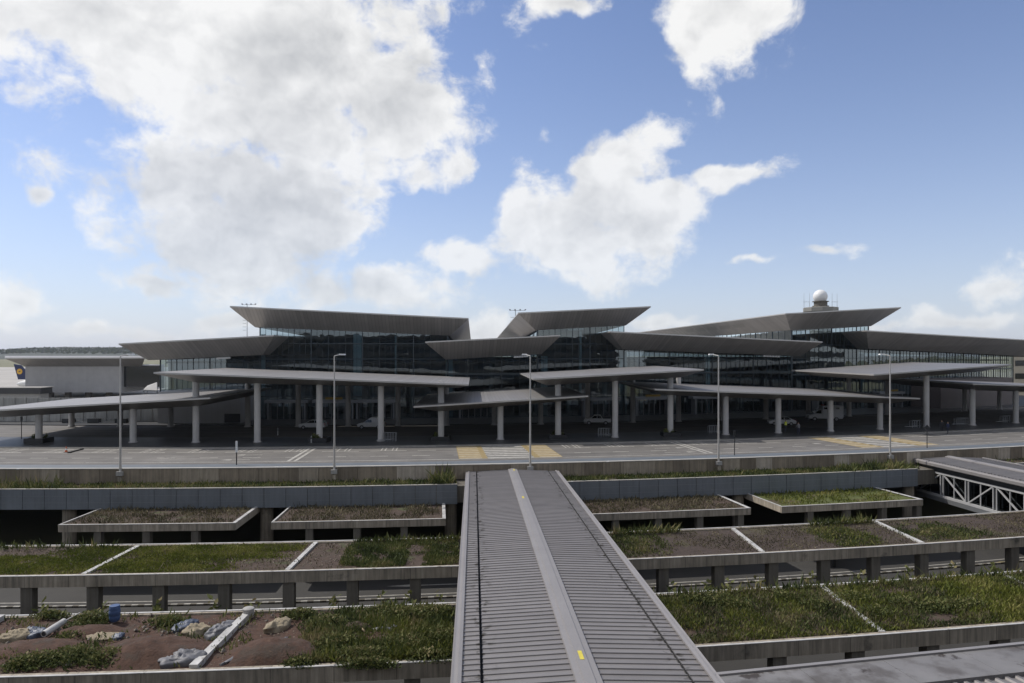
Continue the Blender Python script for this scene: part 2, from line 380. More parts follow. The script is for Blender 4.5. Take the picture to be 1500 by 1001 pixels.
def panel_tone(m, amt=.07, gut=3.8):                        # each sheet its own tone, dirt washed out of the gutters
    nt = m.node_tree; N = nt.nodes; L = nt.links; b = N['Principled BSDF']; oi = N.new('ShaderNodeObjectInfo')
    mr = N.new('ShaderNodeMapRange'); mr.inputs['To Min'].default_value = 1 - amt; mr.inputs['To Max'].default_value = 1 + amt; L.new(oi.outputs['Random'], mr.inputs['Value'])
    old = b.inputs['Base Color'].links[0].from_socket
    sc = N.new('ShaderNodeVectorMath'); sc.operation = 'SCALE'; L.new(old, sc.inputs[0]); L.new(mr.outputs['Result'], sc.inputs['Scale'])
    sp = N.new('ShaderNodeSeparateXYZ'); L.new(N.new('ShaderNodeTexCoord').outputs['Object'], sp.inputs[0])
    def Mq(op, a_, b_=None):
        q = N.new('ShaderNodeMath'); q.operation = op
        for i, v in enumerate((a_, b_)):
            if v is None: continue
            if hasattr(v, 'links'): L.new(v, q.inputs[i])
            else: q.inputs[i].default_value = v
        return q.outputs[0]
    near = N.new('ShaderNodeMapRange'); near.interpolation_type = 'SMOOTHSTEP'; near.inputs['From Min'].default_value = .75; near.inputs['From Max'].default_value = .0
    L.new(Mq('ABSOLUTE', Mq('SUBTRACT', Mq('ABSOLUTE', sp.outputs[0]), gut - .05)), near.inputs['Value'])
    nz = N.new('ShaderNodeTexNoise'); nz.inputs['Scale'].default_value = 2.2; nz.inputs['Detail'].default_value = 6; L.new(N.new('ShaderNodeNewGeometry').outputs['Position'], nz.inputs['Vector'])
    th = N.new('ShaderNodeMapRange'); th.interpolation_type = 'SMOOTHSTEP'; th.inputs['From Min'].default_value = .54; th.inputs['From Max'].default_value = .66; L.new(nz.outputs['Fac'], th.inputs['Value'])
    mx = N.new('ShaderNodeMix'); mx.data_type = 'RGBA'; L.new(Mq('MULTIPLY', near.outputs['Result'], th.outputs['Result']), mx.inputs['Factor']); L.new(sc.outputs[0], mx.inputs['A']); mx.inputs['B'].default_value = (.055, .047, .035, 1)
    L.new(mx.outputs['Result'], b.inputs['Base Color']); return m
panel_tone(T['bridge_sheet'])
T['bridge_trim'] = mat('bridge_flashing', (.265, .25, .243), .5, .2, .08, .6, 6, stains=[((.22, .215, .21), .5, .62, .2)])
T['dirty_flashing'] = mat('dirty_flashing', (.185, .178, .174), .6, .1, .2, .5, 8, stains=[((.105, .095, .088), .3, .50, .12), ((.05, .04, .034), .42, .58, .05)])
T['soil'] = mat('brown_soil', (.058, .038, .027), .95, 0, .35, 2.2, 9, .8, 14, stains=[((.12, .098, .072), 1.4, .60, .10), ((.060, .066, .026), .5, .54, .14)])
T['soil_red'] = mat('red_soil', (.064, .033, .021), .95, 0, .4, 2.6, 9, 1.0, 9, stains=[((.052, .036, .026), .7, .50, .15), ((.12, .075, .05), 3.0, .64, .06)])
T['gravel'] = mat('purple_brown_gravel', (.052, .036, .028), .95, 0, .4, 3.5, 9, .9, 20, stains=[((.070, .062, .030), .45, .52, .16)])
T['moss'] = mat('moss', (.080, .092, .022), .95, 0, .4, 2.5, 9, .8, 16, stains=[((.075, .052, .034), .55, .50, .14)])
T['leaf'] = attr_mat('weed_leaf', [(0, (.032, .044, .015)), (.4, (.078, .098, .030)), (.75, (.150, .155, .052)), (1, (.23, .19, .095))], .7, .25)
T['grass'] = attr_mat('bright_grass', [(0, (.07, .088, .016)), (.6, (.150, .165, .030)), (1, (.24, .22, .075))], .7, .25)
T['dry'] = attr_mat('dry_grass', [(0, (.055, .05, .028)), (.6, (.12, .105, .06)), (1, (.21, .18, .11))], .8, .2)
T['apron'] = mat('apron_concrete', (.36, .34, .31), .85, 0, .12, .02, 6, stains=[((.27, .255, .23), .012, .52, .1)])
T['ground'] = mat('grass_field', (.15, .145, .075), .95, 0, .25, .01, 7, stains=[((.20, .18, .11), .004, .5, .12), ((.09, .11, .05), .006, .58, .1)])
T['hill'] = mat('wooded_hill', (.045, .055, .045), .95, 0, .45, .012, 8, stains=[((.10, .095, .08), .004, .62, .06)])
T['wallwhite'] = clad('white_wall_cladding', (.36, .355, .355), 1.2, .55, .1, .03, .8, .03)
T['fence'] = mat('fence_panel', (.33, .325, .30), .8, 0, .15, .5, 7, streak=.3)
T['carwhite'] = mat('car_white', (.62, .62, .62), .28, 0, .03, 1)
T['carglass'] = mat('car_glass', (.012, .014, .016), .08, 0, .05, 1)
T['rimmetal'] = mat('wheel_metal', (.35, .35, .36), .35, .8, .05)
T['red'] = mat('red_lamp', (.35, .02, .015), .3, 0, .05)
T['headlamp'] = mat('headlamp', (.6, .6, .58), .15, 0, .05)
T['blue'] = mat('blue_plastic', (.045, .085, .19), .5, 0, .2, 3)
T['tarp_grey'] = mat('grey_sheeting', (.135, .135, .145), .55, 0, .25, 3, 8, .6, 5)
T['tarp_blue'] = mat('blue_grey_tarp', (.06, .075, .11), .5, 0, .3, 3, 8, .6, 5)
T['sand'] = mat('pale_sand', (.27, .225, .155), .9, 0, .3, 4, 8, .6, 10)
T['wood'] = mat('wood', (.36, .27, .16), .8, 0, .2, 4)
T['hivis'] = mat('hi_vis', (.62, .70, .04), .6, 0, .1)
T['orange'] = mat('orange_plastic', (.55, .12, .03), .5, 0, .1)
T['yellowtape'] = mat('yellow_tape', (.60, .50, .06), .5, 0, .15)
T['radome'] = mat('radome', (.74, .74, .73), .5, 0, .04, .6)
T['tower'] = mat('tower_concrete', (.24, .235, .21), .7, 0, .1, .3)
T['tailblue'] = mat('tail_blue', (.012, .022, .085), .4, 0, .05)
T['tailyellow'] = mat('tail_yellow', (.75, .42, .03), .4, 0, .03)
T['signyellow'] = mat('yellow_sign', (.20, .13, .02), .5, 0, .08)
T['beige'] = mat('beige_building', (.42, .38, .30), .8, 0, .1, .2)
T['garage'] = mat('garage_concrete', (.085, .085, .085), .8, 0, .2, .15, 6)
T['garage_panel'] = mat('added_garage_facade', (.085, .105, .12), .6, 0, .6, .16, 5, stains=[((.20, .20, .19), .12, .62, .1)])
T['darkgreen'] = attr_mat('tree_leaf', [(0, (.018, .03, .012)), (.7, (.04, .06, .02)), (1, (.07, .085, .03))], .75, .2)
T['bark'] = mat('bark', (.10, .075, .055), .9, 0, .3, 3)

# ================================================================== THE SETTING
S0, S1 = -75.0, 245.0
# ground to the horizon, the apron, the low road
g = MB(); g.face([(-9000, -400, -9.3), (9000, -400, -9.3), (9000, 12000, -9.3), (-9000, 12000, -9.3)]); tag(g.build('ground', T['ground']), 'dry grass airfield reaching to the horizon', None, None, 'structure')
g = MB(); g.face([(-900, 100, -9.0), (900, 100, -9.0), (900, 1050, -9.0), (-900, 1050, -9.0)]); tag(g.build('apron', T['apron']), 'pale concrete aircraft apron behind the terminal', None, None, 'structure')
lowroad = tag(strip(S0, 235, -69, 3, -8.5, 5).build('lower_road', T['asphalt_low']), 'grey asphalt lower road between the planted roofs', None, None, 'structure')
# the deck: slab, its round columns, road, islands
deckm = MB(); arc_beam(deckm, S0, S1, .1, 140, -3.0, -.06, 6); arc_beam(deckm, S0, S1, -3.38, .1, -3.0, -1.34, 6)
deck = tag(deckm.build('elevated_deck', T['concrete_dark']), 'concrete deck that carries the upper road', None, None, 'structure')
cylm = MB().lathe((0, 0, 0), [(.62, -8.5), (.62, -2.95)], 20).build('round_column', T['concrete'], deck, True)
cols = [102, 391, 660, 1081, 1330, -190]
for i, px in enumerate(cols):
    p = arc(s_at(px, -2.4), -2.4)
    if i == 0: cylm.location = p
    else: place(cylm.data, 'round_column', deck, p)
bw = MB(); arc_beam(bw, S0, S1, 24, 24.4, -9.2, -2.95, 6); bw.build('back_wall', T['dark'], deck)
road = tag(strip(S0, S1, 3.9, 16.5, .0, 4).build('upper_road', T['asphalt']), 'asphalt upper road with lane marks in front of the terminal', None, None, 'structure')
road2 = tag(strip(S0, S1, 26.8, 43, .0, 4).build('kerbside_road', T['asphalt']), 'shaded asphalt kerbside road under the canopies', None, None, 'structure')
tag(strip(S0, S1, .1, 3.9, .02, 4).build('gutter_strip', T['gutter']), 'blue grey concrete strip along the parapet', None, None, 'structure')
isl = MB(); arc_beam(isl, S0, S1, 16.5, 26.8, -.05, .14, 4)
isl = tag(isl.build('pavement_island', T['granite']), 'dark stone pavement island carrying the canopy columns', None, None, 'structure')
kb = MB(); arc_beam(kb, S0, S1, 16.32, 16.5, -.05, .16, 4); kb.build('kerb', T['kerb'], isl)
pav = MB(); arc_beam(pav, S0, S1, 43, 140, -.05, .14, 4)
tag(pav.build('pavement', T['granite']), 'dark stone pavement along the terminal front', None, None, 'structure')

# --- marks on the upper road
def mark(m, s0, s1, d0, d1, z=.008): add_strip(m, s0, s1, d0, d1, z, 3)
dash = MB(); bay = MB(); s = -20.0
mark(bay, -40, 150, 5.2, 5.4); 
for k in range(60):
    a = -40 + k * 4.95; mark(dash, a, a + 2.1, 8.45, 8.68)
cross1, cross2 = s_at(741, 11), s_at(1274, 11)
def in_cross(a, pad=8.0): return abs(a - cross1) < pad or abs(a - cross2) < pad
a = -30.0
while a < 150:
    if not in_cross(a, 7) and not in_cross(a + 6, 7):
        mark(bay, a, a + 2.3, 12.75, 13.0); mark(bay, a + 3.7, a + 6, 12.75, 13.0); mark(bay, a, a + 6, 16.0, 16.25)
        for o in (-.95, -.45, .45, .95):
            mark(bay, a + o - .075, a + o + .075, 13.05, 15.9)
    a += 6.0
for px in (441, 1015):
    a = s_at(px, 10)
    mark(bay, a - .55, a - .2, 5.5, 16.0, .01); mark(bay, a + .2, a + .55, 5.5, 16.0, .01)
dash.build('lane_dashes', T['paint'], road); bay.build('bay_lines', T['paint'], road)
arrows = MB()
for px, d in ((377, 10.6), (358, 6.9), (975, 10.6), (990, 6.9), (1178, 10.6)):
    a = s_at(px, d); sg = 1 if px < 900 else -1
    mark(arrows, a - 1.5, a + .6, d - .09, d + .09, .009)
    arrows.face([arc(a - sg * 1.5, d - .4, .0095), arc(a - sg * 1.5, d + .4, .0095), arc(a - sg * 2.9, d, .0095)][::(-1 if sg > 0 else 1)])
arrows.build('lane_arrow', T['paint'], road)
for c in (cross1, cross2):
    ws = MB(); yl = MB(); pl = MB()
    d = 5.6
    while d < 16.2:
        mark(ws, c - 2.75, c + 2.7, d, d + .8, .012)
        mark(pl, c - 6.0, c - 3.4, d, d + .75, .016); mark(pl, c + 3.4, c + 6.0, d, d + .75, .016)
        d += 1.45
    mark(yl, c - 6.1, c - 2.75, 5.5, 16.2, .012); mark(yl, c + 2.7, c + 6.1, 5.5, 16.2, .012)
    ws.build('zebra_stripes', T['paint'], road); yl.build('yellow_ramp', T['yellow'], road); pl.build('pale_stripes', T['palepaint'], road)
# --- marks on the lower road
lm = MB()
for k in range(70):
    a = -30 + k * 3.1; mark(lm, a, a + 1.6, -9.3, -9.15, -8.49)
mark(lm, -40, 150, -13.75, -13.6, -8.49)
ar = s_at(611, -11.4); mark(lm, ar - .2, ar + 5.2, -11.5, -11.3, -8.49); lm.face([arc(ar - .2, -11.75, -8.488), arc(ar - .2, -11.05, -8.488), arc(ar - 2.6, -11.4, -8.488)])
lm.build('lane_lines', T['paint'], lowroad)
kw = MB(); kblk = MB()
for k in range(300):
    a = -30 + k * .5
    arc_beam(kw if k % 2 else kblk, a, a + .5, -14.85, -14.65, -8.5, -8.36, 2)
kw.build('white_kerbstone', T['paint'], lowroad); kblk.build('dark_kerbstone', T['concrete_dark'], lowroad)

# ================================================================== PARAPET, PLANTER WALL
par = empty('parapet_wall', arc(40, -.1, -1.25), 'long weathered concrete parapet along the front of the upper road', 'parapet')
protos = [MB().box((0, 0, -.515), (1.975, .24, 1.47)).build('panel', T['panel%d' % i]) for i in range(4)]
a = -13.0; k = 0; used = set()
while a < 136:
    q = rng.choice([0, 0, 1, 1, 2, 3]); p = arc(a, -.12); wl = p - wloc(par)
    if q not in used:
        o = protos[q]; used.add(q); o.parent = par; o.location = wl; o.rotation_euler = (0, 0, tang(a))
    else: place(protos[q].data, 'panel', par, p, tang(a))
    a += 2.0
cp = MB(); arc_beam(cp, -16, 138, -.3, .12, .225, .31, 3); cp.build('coping', T['coping'], par)
dr = MB(); arc_beam(dr, -16, 138, .0, .1, -1.2, .22, 3); dr.build('backing', T['concrete_dark'], par)

def planter_wall(sA, sB, label):
    root = empty('planter_wall', arc((sA + sB) / 2, -3.6, -3.1), label, 'planter wall')
    n = round((sB - sA) / 2.05); w = (sB - sA) / n
    pm = MB().box((0, 0, 0), (w - .03, .07, 1.95))
    first = None
    for i in range(n):
        a = sA + (i + .5) * w; p = arc(a, -3.62, -2.12)
        if first is None:
            first = pm.build('panel', T['band'], None); first.parent = root; first.location = p - wloc(root); first.rotation_euler = (0, 0, tang(a))
        else: place(first.data, 'panel', root, p, tang(a))
    b = MB(); arc_beam(b, sA, sB, -3.56, -3.4, -3.1, -1.16, 3); b.build('backing', T['concrete_dark'], root)
    b = MB(); arc_beam(b, sA, sB, -3.68, -3.45, -1.15, -1.09, 3); b.build('top_rail', T['coping'], root)
    b = MB()
    for zz in (-2.45, -1.8): arc_beam(b, sA, sB, -3.672, -3.656, zz - .012, zz + .012, 3)
    b.build('seam_rail', T['steelgrey'], root)
    b = MB(); add_strip(b, sA, sB, -3.42, -.3, -1.3, 3); b.build('soil', T['soil'], root)
    return root
sL1 = s_at(670, -3.6); sR0 = s_at(820, -3.6); sR1 = s_at(1344, -3.6)
planter_wall(-16, sL1, 'blue grey steel panelled planter wall left of the long ribbed bridge roof')
planter_wall(sR0, sR1, 'blue grey steel panelled planter wall between the two bridges')
planter_wall(s_at(1462, -3.6), 160, 'short end of steel planter wall right of the truss bridge')

# ================================================================== GREEN ROOFS
ZT = -3.0
def soil_patch(root, sA, sB, d0, d1, mats, name='soil', amp=.06, res=.45, mounds=()):
    if mounds: res = .2
    nu = max(4, int((sB - sA) / res)); nv = max(4, int((d1 - d0) / res)); v = []; f = []
    for j in range(nv + 1):
        for i in range(nu + 1):
            p = arc(sA + (sB - sA) * i / nu, d0 + (d1 - d0) * j / nv, ZT - .13)
            edge = min(1, min(i, nu - i, j, nv - j) / 1.5)
            h = (mnoise.noise(p * .8) + .6 * mnoise.noise(p * 2.3) + (.45 * mnoise.noise(p * 5.5) if mounds else 0)) * amp * (1.5 if mounds else 1)
            for (mx, my, rx, ry, mh) in mounds:
                q = ((p.x - mx) / rx) ** 2 + ((p.y - my) / ry) ** 2
                if q < 1: h += mh * (1 - q) ** 1.2 * (1 + .25 * mnoise.noise(p * 2.0))
            v.append(Vector((p.x, p.y, p.z + h * edge)) - wloc(root))
    for j in range(nv):
        for i in range(nu):
            k = j * (nu + 1) + i; f.append((k, k + 1, k + nu + 2, k + nu + 1))
    me = bpy.data.meshes.new(name); me.from_pydata(v, [], f); me.materials.append(mats)
    me.polygons.foreach_set('use_smooth', [True] * len(f))
    o = bpy.data.objects.new(name, me); col.objects.link(o); o.parent = root; return o
def green_roof(label, sA, sB, d0, d1, beam_h, crossX=(), col_sp=4.1, col_w=.77, soil='soil', endcaps=(True, True), colphase=0.0, mounds=(), side_dv=False, back_cols=False, soils=None, back_rim=True, cross_up=0.0):
    root = empty('planted_roof', arc((sA + sB) / 2, (d0 + d1) / 2, -8.5), label, 'planted roof', 'planted concrete roofs beside the bridges')
    m = MB(); arc_beam(m, sA, sB, d0, d0 + .38, ZT - beam_h, ZT - .02, 2.0); m.build('front_beam', T['concrete'], root)
    m = MB(); arc_beam(m, sA, sB, d0 - .02, d0 + .12, ZT - .02, ZT + .02, 2.0); m.build('front_rim', T['rim'], root)
    m = MB(); arc_beam(m, sA, sB, d1 - .3, d1, ZT - beam_h, ZT - .02, 2.0); m.build('back_beam', T['concrete'], root)
    if back_rim: m = MB(); arc_beam(m, sA, sB, d1 - .14, d1 + .02, ZT - .02, ZT + .02, 2.0); m.build('back_rim', T['rim'], root)
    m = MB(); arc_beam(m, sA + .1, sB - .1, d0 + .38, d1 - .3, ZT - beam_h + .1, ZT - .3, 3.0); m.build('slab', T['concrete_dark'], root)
    for e, s_ in zip(endcaps, (sA, sB)):
        if not e: continue
        sg = 1 if s_ == sA else -1
        m = MB(); arc_beam(m, min(s_, s_ + sg * .16), max(s_, s_ + sg * .16), d0 + .38, d1 - .3, ZT - beam_h, ZT - .02, 5); m.build('side_beam', T['concrete'], root)
        m = MB(); arc_beam(m, min(s_, s_ + sg * .3), max(s_, s_ + sg * .14), d0 + .17, d1 - .3, ZT - .02, ZT + .018, 5); m.build('side_rim', T['rim'], root)
    for X in crossX:
        a, b = None, None
        # cross beams run straight back
        def on_d(d):
            lo, hi = -140., 330.
            for _ in range(40):
                md = (lo + hi) / 2
                p = arc(md, d)
                if p.x + .0 * p.y < X: lo = md
                else: hi = md
            return arc(lo, d, ZT - .02)
        a, b = on_d(d0 + .36), on_d(d1 - .3)
        MB().bar(a - Vector((0, 0, .1 - cross_up)), b - Vector((0, 0, .1 - cross_up)), (.40 if cross_up else .32), .26 + cross_up).build('cross_beam', T['rim'], root)
    n = int((sB - sA) / col_sp)
    cm = None
    rows = [d0 + .45] + ([d1 - .5] if back_cols else [])
    for r_, dd in enumerate(rows):
        for i in range(n + 1):
            a = sA + colphase + i * col_sp
            if a > sB - .3 or a < sA + .2: continue
            p = arc(a, dd)
            if cm is None:
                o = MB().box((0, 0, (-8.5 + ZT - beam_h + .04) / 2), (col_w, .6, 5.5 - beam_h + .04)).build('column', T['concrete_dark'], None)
                cm = o.data; o.parent = root; o.location = p - wloc(root); o.rotation_euler = (0, 0, tang(a))
            else: place(cm, 'column', root, p, tang(a))
    if soils:
        for (q0, q1, mt) in soils: soil_patch(root, q0, q1, d0 + .36, d1 - .28, T[mt], mounds=mounds)
    else: soil_patch(root, sA + .2, sB - .2, d0 + .36, d1 - .28, T[soil], mounds=mounds)
    return root
def sX(X, d):
    return ARC_R * math.asin((X - ARC_C[0]) / (ARC_R - d))
# trays below the planter walls
A0, A1_ = -10.0, -2.0
def tray(pxl, pxr, label, soil='soil'):
    return green_roof(label, s_at(pxl, A0), s_at(pxr, A0), A0, A1_, .64, soil=soil, colphase=3.2, col_w=.62, back_rim=False)
tray(85, 345, 'low planted concrete tray under the steel wall, leftmost of the four', 'soil')
tray(397, 653, 'low planted concrete tray under the steel wall, just left of the ribbed bridge roof')
tray(853, 1100, 'low planted concrete tray under the steel wall, just right of the ribbed bridge roof')
tray(1145, 1352, 'low planted concrete tray under the steel wall beside the truss bridge', 'moss')
# the middle row and the near row
Bf, Bb, Cf, Cb = -24.0, -16.4, -38.8, -31.0
xb = lambda X: sX(X, -20)
bl = s_at(672, Bf) + .4; br = s_at(880, Bf) - 1.2
green_roof('planted concrete roof with green and brown beds in the middle row left of the bridge', -16, bl, Bf, Bb, .78, (-29.2, -15.6), colphase=(sX(-32.8, Bf) + 16) % 4.1,
           soils=[(-15.8, xb(-29.4), 'soil'), (xb(-29.4), xb(-15.6), 'soil'), (xb(-15.6), bl - .2, 'soil')], endcaps=(True, False))
green_roof('planted concrete roof with bare brown beds in the middle row right of the bridge', br, 118, Bf, Bb, .78, (19.0, 32.6), colphase=(sX(11.2, Bf) - br) % 4.1, soil='gravel', endcaps=(False, True))
def mnd(px, py, rx, ry, h):
    p = on(px, py, ZT); return (p.x, p.y, rx, ry, h)
cl = s_at(664, Cf) + .3; cr = s_at(985, Cf) - 2.0
moundsL = [mnd(225, 955, 3.4, 1.9, .75), mnd(400, 955, 2.6, 1.8, .7), mnd(60, 950, 3.0, 1.6, .45), mnd(540, 935, 2.2, 1.4, .35), mnd(130, 925, 2.0, 1.2, .4)]
green_roof('overgrown planted roof with red soil heaps and sacks in the near row left of the bridge', -2, cl, Cf, Cb, .8, (-29.0, -15.2), colphase=2.2, soil='soil_red', mounds=moundsL, endcaps=(True, False), cross_up=.1)
green_roof('overgrown weedy planted roof in the near row right of the bridge', cr, 112, Cf, Cb, .8, (20.0, 33.4), colphase=3.3, soil='soil', endcaps=(False, True))

# ================================================================== VEGETATION
def foliage(name, label, pts, mat_, kind='stuff', cat='weeds', origin=None):
    """pts: rows x, y, z, height, half width, lean x, lean y, leaf value"""
    a = np.asarray(pts, dtype=np.float64); n = len(a)
    th = nrng.uniform(0, np.pi, n); wx, wy = np.cos(th) * a[:, 4], np.sin(th) * a[:, 4]
    P = np.zeros((n, 4, 3))
    P[:, 0] = np.stack([a[:, 0] - wx * .5, a[:, 1] - wy * .5, a[:, 2]], 1)
    P[:, 1] = np.stack([a[:, 0] + wx + a[:, 5] * .5, a[:, 1] + wy + a[:, 6] * .5, a[:, 2] + a[:, 3] * .5], 1)
    P[:, 2] = np.stack([a[:, 0] + a[:, 5], a[:, 1] + a[:, 6], a[:, 2] + a[:, 3]], 1)
    P[:, 3] = np.stack([a[:, 0] - wx + a[:, 5] * .5, a[:, 1] - wy + a[:, 6] * .5, a[:, 2] + a[:, 3] * .45], 1)
    me = bpy.data.meshes.new(name); me.vertices.add(n * 4); me.vertices.foreach_set('co', P.reshape(-1))
    me.loops.add(n * 4); me.loops.foreach_set('vertex_index', np.arange(n * 4, dtype=np.int32))
    me.polygons.add(n); me.polygons.foreach_set('loop_start', np.arange(0, n * 4, 4, dtype=np.int32)); me.polygons.foreach_set('loop_total', np.full(n, 4, dtype=np.int32))
    at_ = me.attributes.new('leaf_value', 'FLOAT', 'POINT'); at_.data.foreach_set('value', np.repeat(a[:, 7], 4))
    me.materials.append(mat_); me.update(calc_edges=True); me.validate()
    o = bpy.data.objects.new(name, me); col.objects.link(o)
    return tag(o, label, cat if kind != 'stuff' else None, None, kind)
def rows(out, x, y, z, h, w, lean, r): out.append((x, y, z, h, w, rng.gauss(0, lean), rng.gauss(0, lean), r))
def grass_area(out, n, sA, sB, dA, dB, z, h, w, thr=-.1, fs=.35, seed=0.0, keep=None, ztop=0.0):
    k = 0; tries = 0
    while k < n and tries < n * 6:
        tries += 1
        p = arc(rng.uniform(sA, sB), rng.uniform(dA, dB))
        q = mnoise.noise(Vector((p.x * fs + seed, p.y * fs, seed))) + .4 * mnoise.noise(Vector((p.x * fs * 3 + seed, p.y * fs * 3, 3.3)))
        if q < thr + rng.uniform(-.15, .15): continue
        if keep and not keep(p): continue
        hh = h * min(2.2, math.exp(rng.gauss(-.15, .4))) * (1 + .6 * max(0, q)); tone = mnoise.noise(Vector((p.x * .55, p.y * .55, seed + 7.7)))
        rows(out, p.x, p.y, z, hh, w * rng.uniform(.6, 1.3), hh * .4, min(1, max(0, .48 + .75 * tone + rng.gauss(0, .2)))); k += 1
def bush(out, c, rx, ry, h, n, leaf=.09):
    for _ in range(n):
        u, v, w_ = rng.gauss(0, .42), rng.gauss(0, .42), abs(rng.gauss(0, .5))
        if u * u + v * v > 1.1: continue
        zz = h * min(1, w_) * max(.15, 1 - (u * u + v * v) * .7)
        rows(out, c[0] + u * rx, c[1] + v * ry, c[2] + zz * .9, leaf * rng.uniform(.6, 1.5), leaf * rng.uniform(.4, .7), leaf * .9, min(1, max(0, .25 + .5 * zz / max(h, .01) + rng.gauss(0, .2))))  # leaf value rises with height in the bush, plus a random part
def ell(px, py, rx, ry, z=ZT):
    c = on(px, py, z); sx = rx * c.y / FPX; sy = ry * c.y * c.y / ((CAMZ - z) * FPX)
    return lambda p: ((p.x - c.x) / sx) ** 2 + ((p.y - c.y) / sy) ** 2 + .9 * mnoise.noise(p * .9) < max(.2, rng.gauss(.9, .35))
# ledges over the planter walls
led = []
grass_area(led, 11000, -16, sL1, -3.4, -.4, -1.3, .25, .05, -.55, .3, 1.7)
grass_area(led, 11000, sR0, sR1, -3.4, -.4, -1.3, .27, .05, -.6, .3, 5.1)
grass_area(led, 900, s_at(1440, -3), 160, -3.4, -.5, -1.3, .3, .05, -.5, .3, 2.1)
for (pa, pb, n, h) in ((0, 82, 900, .6), (1240, 1344, 1500, .55), (630, 662, 500, .75)):
    grass_area(led, n, s_at(pa, -3) if pa else -16, s_at(pb, -3), -3.5, -.6, -1.3, h, .06, -2)
foliage('ledge_grass', 'dark green grass growing on the ledge above the steel planter walls', led, T['leaf'])
# trays
tr = []
for pa, pb, z_ in ((88, 342, 1), (400, 650, 1), (862, 1095, 1)):
    grass_area(tr, 4200, s_at(pa, A0) + .4, s_at(pb, A0) - .4, A0 + .5, A1_, ZT - .12, .24, .045, -.3, .5, pa * .1)
foliage('tray_grass', 'dry tufts of grass on the low concrete trays', tr, T['dry'])
tr = []
grass_area(tr, 2600, s_at(1150, A0) + .4, s_at(1348, A0) - .4, A0 + .5, A1_, ZT - .12, .25, .05, -.25, .4, 8.8)
foliage('tray_moss', 'bright green grass on the low tray beside the truss bridge', tr, T['grass'])
# the middle row
mg = []; md = []; mw = []
kL = [ell(50, 828, 130, 14), ell(310, 806, 120, 13), ell(235, 828, 95, 14), ell(150, 808, 60, 9), ell(400, 800, 60, 6)]
grass_area(mg, 34000, -15.6, xb(-15.9), Bf + .5, Bb - .4, ZT - .1, .10, .055, -.6, .5, 3.0, lambda p: any(k(p) for k in kL))
grass_area(mw, 700, -15.6, s_at(180, Bb), Bb - 1.2, Bb - .35, ZT - .1, .5, .05, -.6, .5, 3.0)
wR = [ell(590, 812, 95, 26), ell(640, 800, 50, 24)]
grass_area(mw, 14000, s_at(490, Bf), bl - .3, Bf + .5, Bb - .35, ZT - .1, .15, .045, -.2, .5, 6.0, lambda p: any(k(p) for k in wR))
grass_area(mw, 500, s_at(520, Bb), bl, Bb - .7, Bb - .32, ZT - .1, .38, .05, -.8)
grass_area(md, 5200, -15.6, bl - .3, Bf + .5, Bb - .4, ZT - .1, .14, .04, -.1, .5, 9.0)
rG = [ell(925, 795, 52, 16), ell(1235, 785, 42, 15), ell(1375, 778, 62, 12)]
grass_area(mw, 9000, br, 100, Bf + .5, Bb - .35, ZT - .1, .15, .045, -.5, .5, 6.0, lambda p: any(k(p) for k in rG))
grass_area(mg, 2500, br, 100, Bf + .5, Bb - .35, ZT - .1, .16, .05, -.5, .5, 2.0, lambda p: ell(1235, 783, 36, 17)(p))
grass_area(md, 15000, br, 110, Bf + .5, Bb - .35, ZT - .1, .10, .04, -.25, .3, 4.0)
grass_area(mw, 500, s_at(893, Bb), s_at(990, Bb), Bb - .8, Bb - .32, ZT - .1, .5, .045, -.8)
grass_area(mw, 500, s_at(1180, Bb), s_at(1270, Bb), Bb - .8, Bb - .32, ZT - .1, .5, .045, -.8)
foliage('roof_moss', 'bright green low growth on the middle planted roofs', mg, T['grass'])
foliage('roof_weeds', 'dark green weeds on the middle planted roofs', mw, T['leaf'])
foliage('roof_dry_grass', 'dry brown stubble on the middle planted roofs', md, T['dry'])
# the near row
nw = []; nd = []; ng = []
grass_area(nw, 52000, cr + .3, 100, Cf + .5, Cb - .5, ZT - .1, .17, .036, -.25, .45, 12.0)
grass_area(ng, 26000, cr + .3, 100, Cf + .5, Cb - .5, ZT - .1, .18, .035, -.12, .4, 15.0)
grass_area(ng, 14000, s_at(1400, Cf), 100, Cf + .3, Cb - .5, ZT - .05, .20, .045, -.6, .4, 2.0, ell(1480, 885, 65, 46))
grass_area(nd, 17000, cr + .3, 100, Cf + .5, Cb - .5, ZT - .1, .20, .032, -.1, .5, 21.0)
grass_area(nw, 1800, cr + .3, 100, Cb - .7, Cb - .2, ZT - .1, .45, .05, -.35, .5, 2.0)
def bsh(px, py, rx, ry, h, n, leaf=.1):
    c = on(px, py, ZT); bush(nw, (c.x, c.y, ZT - .1), rx, ry, h, n, leaf)
for (px, py, rx, ry, h, n) in ((60, 968, 1.6, .9, .55, 1500), (110, 962, 1.5, 1.0, .6, 1600), (160, 965, 1.3, 1.0, .6, 1500), (130, 912, 1.2, 1.3, .7, 1800), (100, 935, .9, .7, .4, 700),
                               (245, 912, 1.3, .6, .5, 900), (75, 902, 1.2, .5, .4, 700), (30, 975, 1.0, .6, .4, 700), (440, 900, 1.3, .7, .4, 900), (480, 915, 1.6, 1.2, .55, 2000), (495, 945, 1.5, 1.2, .6, 2000),
                               (530, 962, 1.9, .9, .55, 2200), (440, 972, 1.0, .5, .4, 800), (590, 905, 2.2, .9, .65, 2600), (640, 900, 1.5, 1.0, .6, 1900), (600, 945, 2.0, 1.2, .55, 2600), (640, 935, 1.4, 1.5, .6, 2200), (630, 962, 1.8, .7, .45, 1800), (560, 900, 1.4, .6, .6, 1200), (540, 975, 1.6, .35, .5, 1200)):
    bsh(px, py, rx, ry, h, n)
